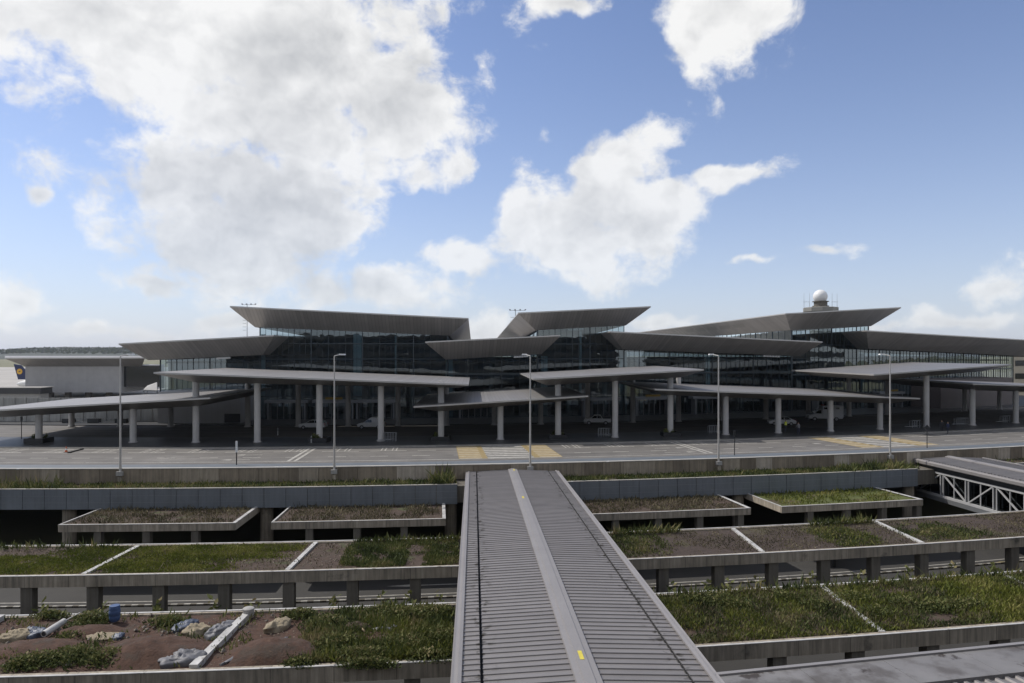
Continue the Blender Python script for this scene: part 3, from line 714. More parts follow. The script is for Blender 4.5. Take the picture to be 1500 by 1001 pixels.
for X, n in ((1330, 500), (1260, 500), (1180, 500), (1400, 600), (1080, 500), (1030, 500), (1350, 500)):
    for _ in range(2): bsh(X + rng.uniform(-40, 40), rng.uniform(875, 900), 1.2, .9, .55, n, .09)
keepR = ell(570, 935, 125, 52)
grass_area(nw, 16000, s_at(420, Cf), cl - .3, Cf + .45, Cb - .4, ZT - .05, .26, .045, -.45, .5, 31.0, keepR)
grass_area(ng, 5000, s_at(470, Cf), cl - .3, Cf + .45, Cb - .4, ZT - .05, .24, .04, -.1, .5, 33.0, keepR)
grass_area(nw, 3500, -1, cl - .3, Cf + .5, Cb - .35, ZT - .05, .22, .05, .1, .5, 12.0)
grass_area(ng, 2500, s_at(560, Cf), cl - .3, Cf + .4, Cf + 3, ZT - .05, .22, .06, -.3, .5, 3.0)
foliage('near_weeds', 'dense dark green weeds on the near planted roofs', nw, T['leaf'])
foliage('near_grass', 'light green grass on the near planted roofs', ng, T['grass'])
foliage('near_dry_grass', 'straw coloured dry grass on the near right planted roof', nd, T['dry'])
lp = []
for px in (62, 150, 230, 312, 372, 490, 560, 600, 640, 985, 1040, 1064, 1110, 1190, 1260, 1330, 1395, 1455):   # plants at the feet of the columns
    c = arc(s_at(px, -25.5), -25.5, -8.5); bush(lp, (c.x, c.y, -6.6), .6, .5, 2.6, 110, .26); bush(lp, c, .25, .2, 3.6, 90, .2)
foliage('understorey', 'dark leafy plants growing up between the lower columns', lp, T['leaf'])

# ================================================================== RIBBED BRIDGES
def bridge_roof_z(Y): return .41 - .013 * Y
def bridge(label, far_c, length, width, npost, glass=True):
    """far_c: middle of the far end on the ground plan; the bridge comes from there towards the camera"""
    root = empty('covered_bridge', (far_c[0], far_c[1], -4.9), label, 'bridge')
    ax = -DV; sd = Vector((1, .056, 0)).normalized(); fc = Vector((far_c[0], far_c[1], 0)); hw = width / 2
    slope = Vector((ax.x, ax.y, .013)).normalized()
    def P(t, u, dz=0.0): p = fc + ax * t + sd * u; p.z = bridge_roof_z(p.y) + dz; return p
    pitch = .46; n = int(length / pitch); rise = .20
    yaw = math.atan2(sd.y, sd.x); tilt = math.atan(.013)
    # one ribbed sheet panel: pan, step and lap (local x across the bridge, y back along it)
    def sheet(u0, u1, z0, z1, reps):
        m = MB(); q = pitch
        base_ = [(-q * .5, .0), (q * .34, .010), (q * .37, .052), (q * .47, .058), (q * .5, .022)]
        prof = base_ if reps == 1 else [(y + q * (j - (reps - 1) / 2), z) for j in range(reps) for y, z in base_]
        A = [Vector((u0, y, z0 + z)) for y, z in prof]; B = [Vector((u1, y, z1 + z)) for y, z in prof]
        for i in range(len(prof) - 1): m.face([A[i], B[i], B[i + 1], A[i + 1]])
        m.face(A); m.face(B[::-1])
        return m
    zs = lambda u: rise * (1 - abs(u) / hw)
    cap, gut, eav = .36, hw * .775, hw * .93
    zones = [(-gut + .045, -cap), (cap, gut - .045), (-eav, -gut - .045), (gut + .045, eav)]
    for (u0, u1) in zones:
        first = None; reps = 4 if abs(u0 + u1) / 2 > gut else 1
        for k in range(n // reps):
            p = P((k + .5) * pitch * reps, 0)
            if first is None:
                first = sheet(u0, u1, zs(u0), zs(u1), reps).build('roof_panel', T['bridge_sheet'], None); first.parent = root
                first.location = p - wloc(root); first.rotation_euler = (-tilt, 0, yaw)
            else: place(first.data, 'roof_panel', root, p, rot=(-tilt, 0, yaw))
    Lm = n * pitch
    def longstrip(prof, name, mt):                      # a section (u, dz) drawn along the bridge
        m = MB(); seg = 3.0; k = int(Lm / seg)
        for i in range(k):
            a, b = Lm * i / k, Lm * (i + 1) / k
            for j in range(len(prof) - 1):
                (u0, z0), (u1, z1) = prof[j], prof[j + 1]
                m.face([P(b, u0, z0), P(b, u1, z1), P(a, u1, z1), P(a, u0, z0)])
        return m.build(name, mt, root)
    longstrip([(-cap - .12, zs(cap) + .02), (-cap - .1, zs(cap) + .13), (-.22, rise + .13), (-.2, rise + .18), (.2, rise + .18), (.22, rise + .13), (cap + .1, zs(cap) + .13), (cap + .12, zs(cap) + .02)], 'ridge_cap', T['bridge_trim'])
    for sg in (-1, 1):
        g1, g2 = sg * (gut - .06), sg * (gut + .06)
        pr = [(g1, zs(gut) + .02), (g1, zs(gut) - .25), (g2, zs(gut) - .25), (g2, zs(gut) + .02)]
        longstrip(pr if sg < 0 else pr[::-1][::-1], 'gutter', T['dark'])
        e = [(sg * (eav - .02), zs(eav) + .03), (sg * (eav - .02), zs(eav) + .12), (sg * (eav + .12), zs(eav) + .14), (sg * (eav + .14), zs(eav) + .07), (sg * (hw - .08), zs(hw) + .08), (sg * hw, zs(hw) + .1), (sg * (hw + .04), zs(hw) + .02), (sg * (hw + .02), -.28), (sg * (hw - .35), -.45), (sg * (hw - .6), -.9)]
        longstrip(e if sg > 0 else [x for x in e], 'eave_flashing', T['bridge_trim'])
    m = MB(); m.hexa([P(0, -hw + .6, -.95), P(0, hw - .6, -.95), P(Lm, hw - .6, -.95), P(Lm, -hw + .6, -.95)][::-1], [P(0, -hw + .2, -.3), P(0, hw - .2, -.3), P(Lm, hw - .2, -.3), P(Lm, -hw + .2, -.3)][::-1]); m.build('roof_deck', T['dark'], root)
    # floor and side trusses
    zt, zb = -.98, -3.75
    m = MB(); m.hexa([P(0, -hw + .5, zb - .5), P(0, hw - .5, zb - .5), P(Lm, hw - .5, zb - .5), P(Lm, -hw + .5, zb - .5)][::-1], [P(0, -hw + .5, zb), P(0, hw - .5, zb), P(Lm, hw - .5, zb), P(Lm, -hw + .5, zb)][::-1]); m.build('floor', T['steelgrey'], root)
    sp = 3.95; npst = int(Lm / sp)
    for sg in (-1, 1):
        u = sg * (hw - .62)
        MB().bar(P(0, u, zt - .08), P(Lm, u, zt - .08), .22, .2).build('top_chord', T['truss'], root)
        MB().bar(P(0, u, zb + .12), P(Lm, u, zb + .12), .3, .26).build('bottom_chord', T['truss'], root)
        gp = None
        for k in range(npst):
            t = 4.3 + k * sp
            if t > Lm - .5: break
            for o in (-.22, .22): MB().bar(P(t + o, u, zb + .2), P(t + o, u, zt - .15), .12, .12).build('post', T['truss'], root)
            MB().bar(P(t + sp / 2, u, zb + .2), P(t + sp / 2, u, zt - .15), .1, .1).build('mullion', T['truss'], root)
            if k % 2 == 0: MB().bar(P(t + .3, u, zt - .2), P(t + sp - .3, u, zb + .3), .13, .13).build('diagonal', T['truss'], root)
            else: MB().bar(P(t + .3, u, zb + .3), P(t + sp - .3, u, zt - .2), .13, .13).build('diagonal', T['truss'], root)
        MB().bar(P(.5, u, zb + .3), P(4.0, u, zt - .2), .13, .13).build('diagonal', T['truss'], root)
        ui = sg * (hw - .9); k = 0; t = 0.0
        while t < Lm - .5:
            t2 = min(Lm, t + sp / 2); MB().face([P(t, ui, zb + .1), P(t2 - .04, ui, zb + .1), P(t2 - .04, ui, zt), P(t, ui, zt)]).build('pane', T['glass_bridge'], root); t = t2
    m = MB().hexa([P(.5, -.3, zb), P(.5, .3, zb), P(Lm, .3, zb), P(Lm, -.3, zb)][::-1], [P(.5, -.3, zt), P(.5, .3, zt), P(Lm, .3, zt), P(Lm, -.3, zt)][::-1]); m.build('inner_wall', T['interior'], root)
    return root, P
farY = 72.25
br1, P1 = bridge('long ribbed grey metal bridge roof with raised ridge running to the upper road', (0.05, farY), 53, 9.8, 12)
f2 = depth(1385, 672, 82.6)
br2, P2 = bridge('white steel truss bridge with ribbed grey roof at the right edge', (f2.x, f2.y - .6), 38, 9.0, 9)
for t_, u_ in ((15.6, .0), (46.2, .0), (1.2, .1)):      # yellow tape on the ridge
    a = P1(t_, u_, .392); MB().box(a, (.16, .75, .012), math.atan2(.056, 1)).build('yellow_tape', T['yellowtape'], br1)

# ================================================================== GARAGE ROOF AND THE GARAGE BEHIND THE CAMERA
gr = empty('near_roof', (14, 22, -.2), 'near grey metal roof edge with dirt streaks at the bottom right corner', 'roof')
E0, E1 = on(1040, 990.5, .1), on(1500, 944, .1); ed = (E1 - E0).normalized(); E1 = E0 + ed * 34; nd_ = Vector((ed.y, -ed.x, 0))
for k in range(8):
    a, b = E0 + ed * (k * 3.6), E0 + ed * ((k + 1) * 3.6 - .015)
    MB().hexa([a - Vector((0, 0, .3)), b - Vector((0, 0, .3)), b + nd_ * 2.0 - Vector((0, 0, .3)), a + nd_ * 2.0 - Vector((0, 0, .3))][::-1], [a, b, b + nd_ * 2.0, a + nd_ * 2.0][::-1]).build('flashing', T['dirty_flashing'], gr)
MB().bar(E0 + Vector((0, 0, .02)), E0 + ed * 28.8 + Vector((0, 0, .02)), .18, .1).build('edge_roll', T['bridge_trim'], gr)
rp = None
for k in range(60):
    a = E0 + ed * (k * .45 + .2) + nd_ * 2.0 - Vector((0, 0, .16))
    m = MB(); h = .07
    for (x0, z0, x1, z1) in ((0, 0, .2, 0), (.2, 0, .25, h), (.25, h, .38, h), (.38, h, .445, 0)):
        m.face([a + ed * x0 + Vector((0, 0, z0)), a + ed * x0 + nd_ * 8 + Vector((0, 0, z0)), a + ed * x1 + nd_ * 8 + Vector((0, 0, z1)), a + ed * x1 + Vector((0, 0, z1))][::-1])
    m.build('roof_panel', T['bridge_sheet'], gr)
gar = empty('parking_garage', (0, -16, -9), 'concrete parking garage with added wing and panels mirrored in the terminal glass', 'building')
for k in range(9):
    z = -9 + k * 3.3
    MB().box((0, -22, z + .8), (220, 26, 1.6)).build('floor_slab', T['garage'], gar)
for k in range(28):
    MB().box((-108 + k * 8, -9.6, 4), (.8, .8, 27)).build('column', T['garage'], gar)
for k in range(9): MB().box((142, 49, -9 + k * 3.3 + .8), (22, 122, 1.6)).build('added_wing_slab', T['garage'], gar)  # unseen wing, added to darken what the right-hand glass reflects
for k in range(16): MB().box((131.6, -9 + k * 7.6, 4), (.8, .8, 27)).build('column', T['garage'], gar)
for k in range(27):  # panels added over the openings to keep slab bands out of the glass reflection
    MB().box((-104 + k * 8, -9.9, 4.5), (7.1, .2, 26)).build('added_facade_panel', T['garage_panel'], gar)
for k in range(15): MB().box((131.9, -5.2 + k * 7.6, 4.5), (.2, 6.7, 26)).build('added_facade_panel', T['garage_panel'], gar)
MB().box((0, -34.5, 4), (220, .5, 27)).build('back_wall', T['garage'], gar)

# ================================================================== TERMINAL
term = empty('terminal_building', arc(45, 54, .14), 'long glass airport terminal under flared grey metal roofs', 'terminal')
def flared(root, top, bot, lip, mats, names=('roof_sheet', 'edge_trim', 'fascia', 'soffit'), part=None):
    """top, bot: front left, front right, back right, back left. A thin edge, fascias sloping in to a smaller soffit."""
    ft, ff, fs, tm = mats
    T4 = [Vector(p) for p in top]; Lp = [p - Vector((0, 0, lip)) for p in T4]; B4 = [Vector(p) for p in bot]
    w = (T4[1] - T4[0]).length; l = (T4[2] - T4[1]).length
    m = MB(); m.face(T4, [(0, 0), (w, 0), (w, l), (0, l)])
    base = m.build(names[0], ft, root)
    sub = base if part else root
    m = MB()
    for i in range(4):
        j = (i + 1) % 4; m.face([Lp[i], Lp[j], T4[j], T4[i]])
    m.build(names[1], tm, sub)
    for i in range(4):
        j = (i + 1) % 4; w = (Lp[j] - Lp[i]).length; e = (Lp[j] - Lp[i]).normalized()
        u = lambda p: ((p - Lp[i]).dot(e), (p - Lp[i] - e * (p - Lp[i]).dot(e)).length)
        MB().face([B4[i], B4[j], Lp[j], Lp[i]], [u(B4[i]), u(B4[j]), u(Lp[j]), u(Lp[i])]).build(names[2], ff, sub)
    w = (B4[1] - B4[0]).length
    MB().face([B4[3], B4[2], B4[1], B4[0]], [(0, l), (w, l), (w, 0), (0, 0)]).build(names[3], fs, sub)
    return base
CM = (T['roof_sheet'], T['canopy_fascia'], T['canopy_fascia'], T['trim'])
RM = (T['roof_sheet'], T['fascia'], T['soffit'], T['trim'])
def troof(TL, TR, BL, BR, dt, db, length, lights=None, back_drop=0.0):
    tl, tr_, bl_, br_ = at(*TL, dt), at(*TR, dt), at(*BL, db), at(*BR, db)
    dz = Vector((0, 0, -back_drop))
    top = [tl, tr_, tr_ + DV * length + dz, tl + DV * length + dz]
    inset = db - dt
    bot = [bl_, br_, br_ + DV * (length - 2 * inset) + dz, bl_ + DV * (length - 2 * inset) + dz]
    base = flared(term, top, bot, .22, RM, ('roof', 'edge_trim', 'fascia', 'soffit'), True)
    if lights:
        px0, px1 = lights
        t = (px0 - BL[0]) / (BR[0] - BL[0]); t2 = (px1 - BL[0]) / (BR[0] - BL[0])
        a, b = bl_.lerp(br_, t) + DV * .5 - Vector((0, 0, .25)), bl_.lerp(br_, t2) + DV * .5 - Vector((0, 0, .25))
        MB().bar(a + Vector((0, 0, .2)), b + Vector((0, 0, .2)), .12, .08).build('lamp_rail', T['steelgrey'], base)
        for k in range(6):
            p = a.lerp(b, (k + .5) / 6); MB().box(p, (.42, .3, .3)).build('floodlight', T['white'], base)
    return top, bot
# low roofs in front, high roofs behind
HI_T, HI_B, LO_T, LO_B, GL = 49.0, 53.6, 45.0, 50.0, 54.0
R1t, R1b = troof((336.7, 448.3), (686.3, 466), (373.5, 479.5), (659, 492), HI_T, HI_B, 170, (432, 455), 3)
R2t, R2b = troof((759, 458), (953.4, 448.6), (784.5, 484), (917, 476.8), HI_T, HI_B, 170, (832, 855), 3)
R3t, R3b = troof((1150.5, 459), (1320, 450), (1158, 484), (1276, 478), HI_T, HI_B, 170, (1200, 1218))
L1t, L1b = troof((173.8, 503.2), (401.4, 490.9), (217, 527.8), (385, 520), LO_T, LO_B, 46, (316, 336))
L2t, L2b = troof((623, 500.5), (820.8, 490.9), (652.6, 527), (793.4, 518.8), LO_T, LO_B, 46, (752, 774))
L3t, L3b = troof((894, 485.3), (1205, 500.6), (912, 512), (1172, 521.8), LO_T, LO_B, 46, (1116, 1142))
L4t, L4b = troof((1269.7, 484), (1560, 501), (1272, 511), (1540, 523.5), LO_T, LO_B, 46)
# skylight panels set in the side fascia of the right high roof
sf0, sf1, sf2, sf3 = R3b[0], R3t[0] - Vector((0, 0, .22)), R3t[3] - Vector((0, 0, .22)), R3b[3]
side_n = ((sf1 - sf0).cross(sf3 - sf0)).normalized()
if side_n.x > 0: side_n = -side_n
for k in range(5):
    u0, u1 = .13 + k * .055, .13 + k * .055 + .042
    f = lambda u, v: sf0.lerp(sf3, u).lerp(sf1.lerp(sf2, u), v) + side_n * .04
    MB().face([f(u0, .48), f(u1, .48), f(u1, .74), f(u0, .74)]).build('light_panel', mat('pale_panel', (.36, .345, .32), .4, .3, .05) if k == 0 else bpy.data.materials['pale_panel'], term)
# glass walls
npane = 0
def glass_wall(pA, pB, ztopA, ztopB, d=GL, rows_=(3.6, 6.6, 9.4), seg=3.7, path=None, side=None):
    """curtain wall following the arc between two photograph columns; its frame is the part, its panes the pieces"""
    global npane
    if side is None:
        sA, sB = s_at(pA, d), s_at(pB, d); Lw = sB - sA; pt = lambda t: arc(sA + Lw * t, d)
    else:
        A, B = side; Lw = (B - A).length; pt = lambda t: A.lerp(B, t)
    n = max(1, round(Lw / seg)); fr = MB()
    zt = lambda t: ztopA + (ztopB - ztopA) * t
    for i in range(n + 1):
        p = pt(i / n); w = .16 if i % 3 == 0 else .08
        q = pt(min(1, i / n + .001)); q0 = pt(max(0, i / n - .001)); rz = math.atan2(q.y - q0.y, q.x - q0.x)
        fr.box((p.x, p.y, (zt(i / n) + .14) / 2), (w, .22, zt(i / n) - .14), rz)
        for h in (1 / 3, 2 / 3):                        # slim intermediate mullions
            if i < n:
                p2 = pt((i + h) / n); fr.box((p2.x, p2.y, (zt(i / n) + .14) / 2), (.045, .12, zt(i / n) - .14), rz)
    for z in list(rows_) + [.3]:
        for i in range(n):
            a, b = pt(i / n), pt((i + 1) / n)
            if z > min(ztopA, ztopB): continue
            fr.bar((a.x, a.y, z), (b.x, b.y, z), .14, .12 if len(rows_) < 2 or z != rows_[1] else .3)
    frame = fr.build('glass_wall', T['mullion'], term)
    for i in range(n):
        a, b = pt(i / n), pt((i + 1) / n); top = min(zt(i / n), zt((i + 1) / n))
        zz = [.14] + [z for z in rows_ if z < top - .5] + [max(zt(i / n), zt((i + 1) / n))]
        for z0, z1 in zip(zz, zz[1:]):
            MB().face([(a.x, a.y, z0), (b.x, b.y, z0), (b.x, b.y, z1), (a.x, a.y, z1)]).build('pane', T['glass'], frame); npane += 1
    return frame
hi_rows = (4.2, 7.6, 11.0, 13.8)
zR = lambda bot, i: bot[i].z + .02
glass_wall(381, 655, zR(R1b, 0), zR(R1b, 1), rows_=hi_rows)
glass_wall(787, 914, zR(R2b, 0), zR(R2b, 1), rows_=hi_rows)
glass_wall(1160, 1272, zR(R3b, 0), zR(R3b, 1), rows_=hi_rows)
glass_wall(235, 381, zR(L1b, 0) + .3, zR(L1b, 1) + .3, rows_=(5.4, 8.6))
glass_wall(655, 787, zR(L2b, 0) + .3, zR(L2b, 1) + .5, rows_=(4.2, 8.2))
glass_wall(914, 1160, zR(L3b, 0) + .3, zR(L3b, 1) + .3, rows_=(4.2, 8.2))
glass_wall(1272, 1484, zR(L4b, 0) + .3, zR(L4b, 1) + .3, rows_=(4.2, 8.2))
# side walls of the high halls, running back under the side fascias
for (B0, sgn) in ((R3b[0], 1), (R2b[0], 1), (R1b[1], -1)):
    a = Vector((B0.x + .4 * sgn, B0.y + .5, 0)); b = a + DV * 90
    glass_wall(0, 0, B0.z, B0.z - (0 if B0 is R3b[0] else 1.6), side=(a, b), seg=9.0, rows_=(11.0,))
# inside: floors, back wall, columns
for (pa, pb) in ((240, 381), (381, 655), (655, 787), (787, 914), (914, 1160), (1160, 1272), (1272, 1480)):
    m = MB(); arc_beam(m, s_at(pa, 80) - 2, s_at(pb, 80) + 2, 84, 84.5, .14, 15.9 if pa in (381, 787, 1160) else 11.2, 8); m.build('inner_wall', T['interior'], term)
m = MB(); arc_beam(m, s_at(245, 54.4), s_at(1476, 54.4), 62, 84, 6.2, 6.9, 6); m.build('mezzanine', T['interior'], term)
m = MB(); arc_beam(m, s_at(243, 54.4), s_at(1478, 54.4), 54.4, 84, 10.2, 10.5, 6); m.build('ceiling', T['dark'], term)
for k in range(18):
    p = arc(s_at(250, 64) + 9.4 * k, 64); MB().lathe((p.x, p.y, 0), [(.5, .14), (.5, 10.2)], 14).build('inner_column', T['column'], term, True)
for px, w, zt_ in ((386, .7, 15.5), (524, 1.5, 15.6), (580, .4, 15.3), (658, 1.3, 11.3), (797, 1.2, 11.5), (850, .4, 16.2), (912, 1.5, 12.5), (1036, 1.0, 11.3), (1158, .7, 11.4), (1262, .9, 12.0), (1400, .5, 11)):
    p = arc(s_at(px, 54.5), 54.5, zt_ / 2); MB().box(p, (w, .5, zt_), tang(s_at(px, 54.5))).build('glass_fin', T['fin'], term)
# end walls with pale cladding, door portals
def wall_block(pxa, pxb, d0, d1, z0, z1, mt, name):
    m = MB(); arc_beam(m, s_at(pxa, d0), s_at(pxb, d0), d0, d1, z0, z1, 5); return m.build(name, mt, term)
wall_block(231, 352, 46.5, 53.8, .14, 5.5, T['wallwhite'], 'end_wall')
wall_block(1378, 1483, 47, 53.8, .14, 6.4, mat('brown_cladding', (.13, .11, .105), .6, .2, .1, .4), 'end_wall')
MB().box(arc(s_at(340, 46.3), 46.4, 1.0), (2.6, .2, 1.5), tang(0)).build('service_door', T['blackpaint'], term)
for k, (px, sg) in enumerate(((420, 0), (490, 1), (550, 0), (700, 0), (880, 0), (955, 1), (1040, 0), (1215, 0), (1305, 1))):
    a = s_at(px, 52.5); w = 7.5
    por = MB()
    for o in (-w / 2, w / 2): por.box(arc(a + o, 53.0, 1.7), (.3, 1.6, 3.1), tang(a))
    por.box(arc(a, 53.0, 3.4), (w + .3, 1.8, .5), tang(a))
    por = por.build('door_portal', T['steelgrey'], term)
    for j in range(6):
        o = -w / 2 + .5 + j * (w - 1) / 5; MB().box(arc(a + o, 52.6, 1.6), (.1, .1, 2.9), tang(a)).build('door_stile', T['steelgrey'], por)
    if sg: MB().box(arc(a, 52.0, 3.95), (3.0, .15, .4), tang(a)).build('sign_strip', T['signyellow'], por)

# ================================================================== CANOPIES
FRONT_D, LEN = 18.0, 26.5
def canopy(label, FL, FR, BL, BR, cols_front, cols_back, extra_top=None):
    fl, fr = at(*FL, FRONT_D), at(*FR, FRONT_D); bl_, br_ = at(*BL, FRONT_D + 3.2), at(*BR, FRONT_D + 3.2)
    mid = (fl + fr) / 2
    root = empty('entrance_canopy', (mid.x, mid.y + 8, .14), label, 'canopy', 'metal canopies over the upper road')
    top = [fl, fr, fr + DV * LEN, fl + DV * LEN]; bot = [bl_, br_, br_ + DV * (LEN - 6.4), bl_ + DV * (LEN - 6.4)]
    flared(root, top, bot, .20, CM)
    for px, d in [(p, 21.5) for p in cols_front] + [(p, 41.0) for p in cols_back]:
        p = arc(s_at(px, d), d)
        # height of the canopy over this spot
        e = (fr - fl); t = ((p - fl).dot(Vector((e.x, e.y, 0)))) / (e.x ** 2 + e.y ** 2); t = min(1, max(0, t))
        zt = fl.z + e.z * t - .45
        if extra_top and px in extra_top: zt = extra_top[px]
        MB().lathe((p.x, p.y, 0), [(.56, .10), (.56, .22), (.42, .26), (.42, zt)], 20).build('column', T['column'], root, True)
    return root
canopy('low left canopy reaching out of the frame on the left', (-70, 604), (308, 582.4), (-10, 612), (292, 595), (57, 195, 287), (105, 176, 250), {287: 9.0})
canopy('high left canopy sloping down to the right over the parked white van', (225, 545.4), (686.5, 563), (288, 560.6), (671, 568.5), (377, 468, 558), (363, 437, 510, 583, 654))
canopy('low middle canopy behind the yellow crosswalk', (605.7, 595.4), (862, 579.7), (643, 603), (821, 588.5), (646, 733, 817.5), (724, 792), {646: 8.2, 817.5: 8.3})
canopy('high middle canopy over the white pickup', (781, 554.8), (1031, 541), (801, 564.8), (1000, 553), (901,), (861, 927, 994))
canopy('low right canopy with five columns in front of the white car and the box truck', (959, 569.8), (1348, 583.3), (979, 579), (1303, 591.6), (982, 1063, 1140, 1216.5, 1289), (1058, 1122, 1184), {982: 8.7})
canopy('high right canopy rising to a pointed tip at the right', (1280, 548.5), (1481.5, 533.8), (1287, 557), (1440, 544), (1357,), (1243.5, 1300, 1355))
canopy('low far right canopy leaving the frame on the right', (1425, 562), (1640, 569), (1430, 572), (1620, 578), (1424.5, 1488, 1552), (1413, 1464))

# ================================================================== LEFT: PIER, FENCE, AIRCRAFT TAIL, HILLS
pier = empty('pier_building', depth(110, 583, 323), 'pale pier building with flared roof far at the left edge', 'building')
q = lambda px, py, Y=323.0: depth(px, py, Y)
flared(pier, [q(7, 524, 314), q(212, 523.6, 314), q(212, 521.5, 400), q(7, 521.5, 400)], [q(37, 537.2), q(208, 537), q(205, 532, 400), q(60, 532, 400)], .5, CM)
def prism(front, back, nm, mt, root): MB().hexa(front, back).build(nm, mt, root)
prism([q(37, 575), q(178, 575), q(178, 536), q(37, 536)], [q(37, 575) + Vector((0, 40, 0)), q(178, 575) + Vector((0, 40, 0)), q(178, 536) + Vector((0, 40, 0)), q(37, 536) + Vector((0, 40, 0))], 'wall', T['wallwhite'], pier)
prism([q(178.4, 567, 325), q(234, 567, 325), q(234, 536, 325), q(178.4, 536, 325)], [q(178.4, 567, 345), q(234, 567, 345), q(234, 536, 345), q(178.4, 536, 345)], 'glazing', T['carglass'], pier)
for px in (45, 66, 74, 100, 130, 160):
    p = q(px, 583, 327); MB().box((p.x, p.y, -7.4), (2.2, 2, 3.4)).build('pillar', T['concrete_dark'], pier)
fen = empty('perimeter_wall', (-78, 119, 0), 'pale panelled perimeter wall behind the left canopy', 'wall')
fm = None
for k in range(26):
    x = -112 + k * 2.0; y = 119.5
    if x > -61.5: break
    if fm is None:
        o = MB().box((0, 0, 2.1), (1.96, .14, 4.2)).build('panel', T['fence'], None); fm = o.data; o.parent = fen; o.location = Vector((x, y, 0)) - wloc(fen)
    else: place(fm, 'panel', fen, (x, y, 0))
    MB().box((x + 1.0, y - .1, 2.12), (.12, .2, 4.3)).build('post', T['fence'], fen)
aw = empty('white_awning', depth(220, 572, 150), 'small white sloping awning behind the low left canopy', 'awning')
a, b, c, d = depth(210, 571, 150), depth(230, 572, 150), depth(230, 560, 162), depth(216, 565, 162)
MB().hexa([p - Vector((0, 0, .3)) for p in (a, b, c, d)], [a, b, c, d]).build('sheet', T['concrete_light'], aw)
for p in (a, b, c, d): MB().bar(p - Vector((0, 0, .2)), Vector((p.x, p.y, -9)), .2).build('post', T['steelgrey'], aw)
lw = empty('dark_shed', depth(5, 578, 240), 'low dark building strip left of the pier', 'building')
p = depth(-10, 573, 300); MB().box((p.x, p.y + 5, p.z), (40, 8, 2.6)).build('wall', T['blackpaint'], lw)
MB().box((p.x, p.y + 5, p.z + 1.4), (41, 9, .25)).build('roof', T['concrete_light'], lw); MB().box((p.x, p.y + 5, (p.z - 10.3) / 2), (38, 6, p.z + 7.7)).build('base', T['concrete_light'], lw)
# tail fin of an aircraft standing behind the pier
tl_ = empty('aircraft_tail', depth(30, 560, 420), 'dark blue aircraft tail fin with a yellow disc beside the pier', 'aircraft')
Yt = 420.0; tq = lambda px, py, dy=0.0: depth(px, py, Yt) + Vector((0, dy, 0))
fin = [tq(27, 556), tq(46, 556), tq(44, 549), tq(31, 535.2), tq(20.6, 533.5)]
MB().hexa([p + Vector((0, .35, 0)) for p in fin], [p - Vector((0, .35, 0)) for p in fin]).build('fin', T['tailblue'], tl_)
c = tq(29.4, 544.4, -.4); m = MB(); m.tube(c, c - Vector((0, .08, 0)), 1.72, 1.72, 28); disc = m.build('disc', T['tailyellow'], tl_)
m = MB(); e = .48
def cr_(pts): m.face([c + Vector((x * e, -.1, z * e)) for x, z in pts])
cr_([(-2.2, 1.0), (-.9, .5), (-.2, -.4), (-.7, -.3)]); cr_([(-.9, .5), (2.2, .9), (.6, -.1), (-.2, -.4)]); cr_([(-.2, -.4), (.6, -.1), (1.2, -.9), (.9, -.95)]); cr_([(-.7, -.3), (-.2, -.4), (-1.6, -1.5)])
m.build('bird_emblem', T['tailblue'], disc)
body = MB().lathe((0, 0, 0), [(.1, 0), (1.2, 1.2), (2.3, 5), (2.7, 10), (2.7, 40), (2.0, 45), (.3, 48)], 20)
fz = depth(34, 559, Yt + 3)
body.v = [(fz.x - 4 + z_, fz.y + y_, fz.z + x_ - 1.6) for x_, y_, z_ in body.v]; body.build('fuselage', T['white'], tl_, True)
# hills
def hill(name, label, X0, X1, Y, ridge, seed, foot=-9.5, dep=500):
    n = 90; m = 8; v = []; f = []
    for j in range(m + 1):
        for i in range(n + 1):
            t = i / n; X = X0 + (X1 - X0) * t; u = j / m
            h = ridge(t) * math.sin(min(1, u * 1.0) * math.pi / 2) ** .8
            p = Vector((X, Y + dep * u, 0)); nz = mnoise.noise(p * .004 + Vector((seed, 0, 0))) * .25 + mnoise.noise(p * .02) * .10 + mnoise.noise(p * .06) * .05
            v.append((X, Y + dep * u, foot + max(0, h * (1 + nz))))
    for j in range(m):
        for i in range(n): k = j * (n + 1) + i; f.append((k, k + 1, k + n + 2, k + n + 1))
    me = bpy.data.meshes.new(name); me.from_pydata(v, [], f); me.materials.append(T['hill'])
    o = bpy.data.objects.new(name, me); col.objects.link(o); return tag(o, label, None, None, 'structure')
hill('hill', 'wooded hill on the horizon at the left', -2700, -700, 2500, lambda t: 44 * min(1, max(.35, (t * 3.2) - .1)) * (1 - .4 * max(0, t - .7)), 2.0)
hill('far_hill', 'long low hills along the whole horizon', -6500, 6500, 5200, lambda t: 46, 5.0, dep=900)
tree_pts = []
for k in range(5200):                                    # the wood along the hill's crest reads as one mass
    X = rng.uniform(-2600, -900); Yh = 2500 + rng.uniform(120, 520)
    t = (X + 2700) / 2000; u = (Yh - 2500) / 500
    hz_ = 44 * min(1, max(.35, (t * 3.2) - .1)) * (1 - .4 * max(0, t - .7)) * math.sin(min(1, u) * math.pi / 2) ** .8
    hgt = rng.uniform(5, 11) * (1.25 if rng.random() < .1 else 1)
    tree_pts.append((X, Yh, -9.5 + hz_ * .92, hgt, rng.uniform(4, 8), rng.gauss(0, 1), rng.gauss(0, 1), rng.random()))
foliage('hill_wood', 'far wood covering the hill behind the pier', tree_pts, T['darkgreen'])
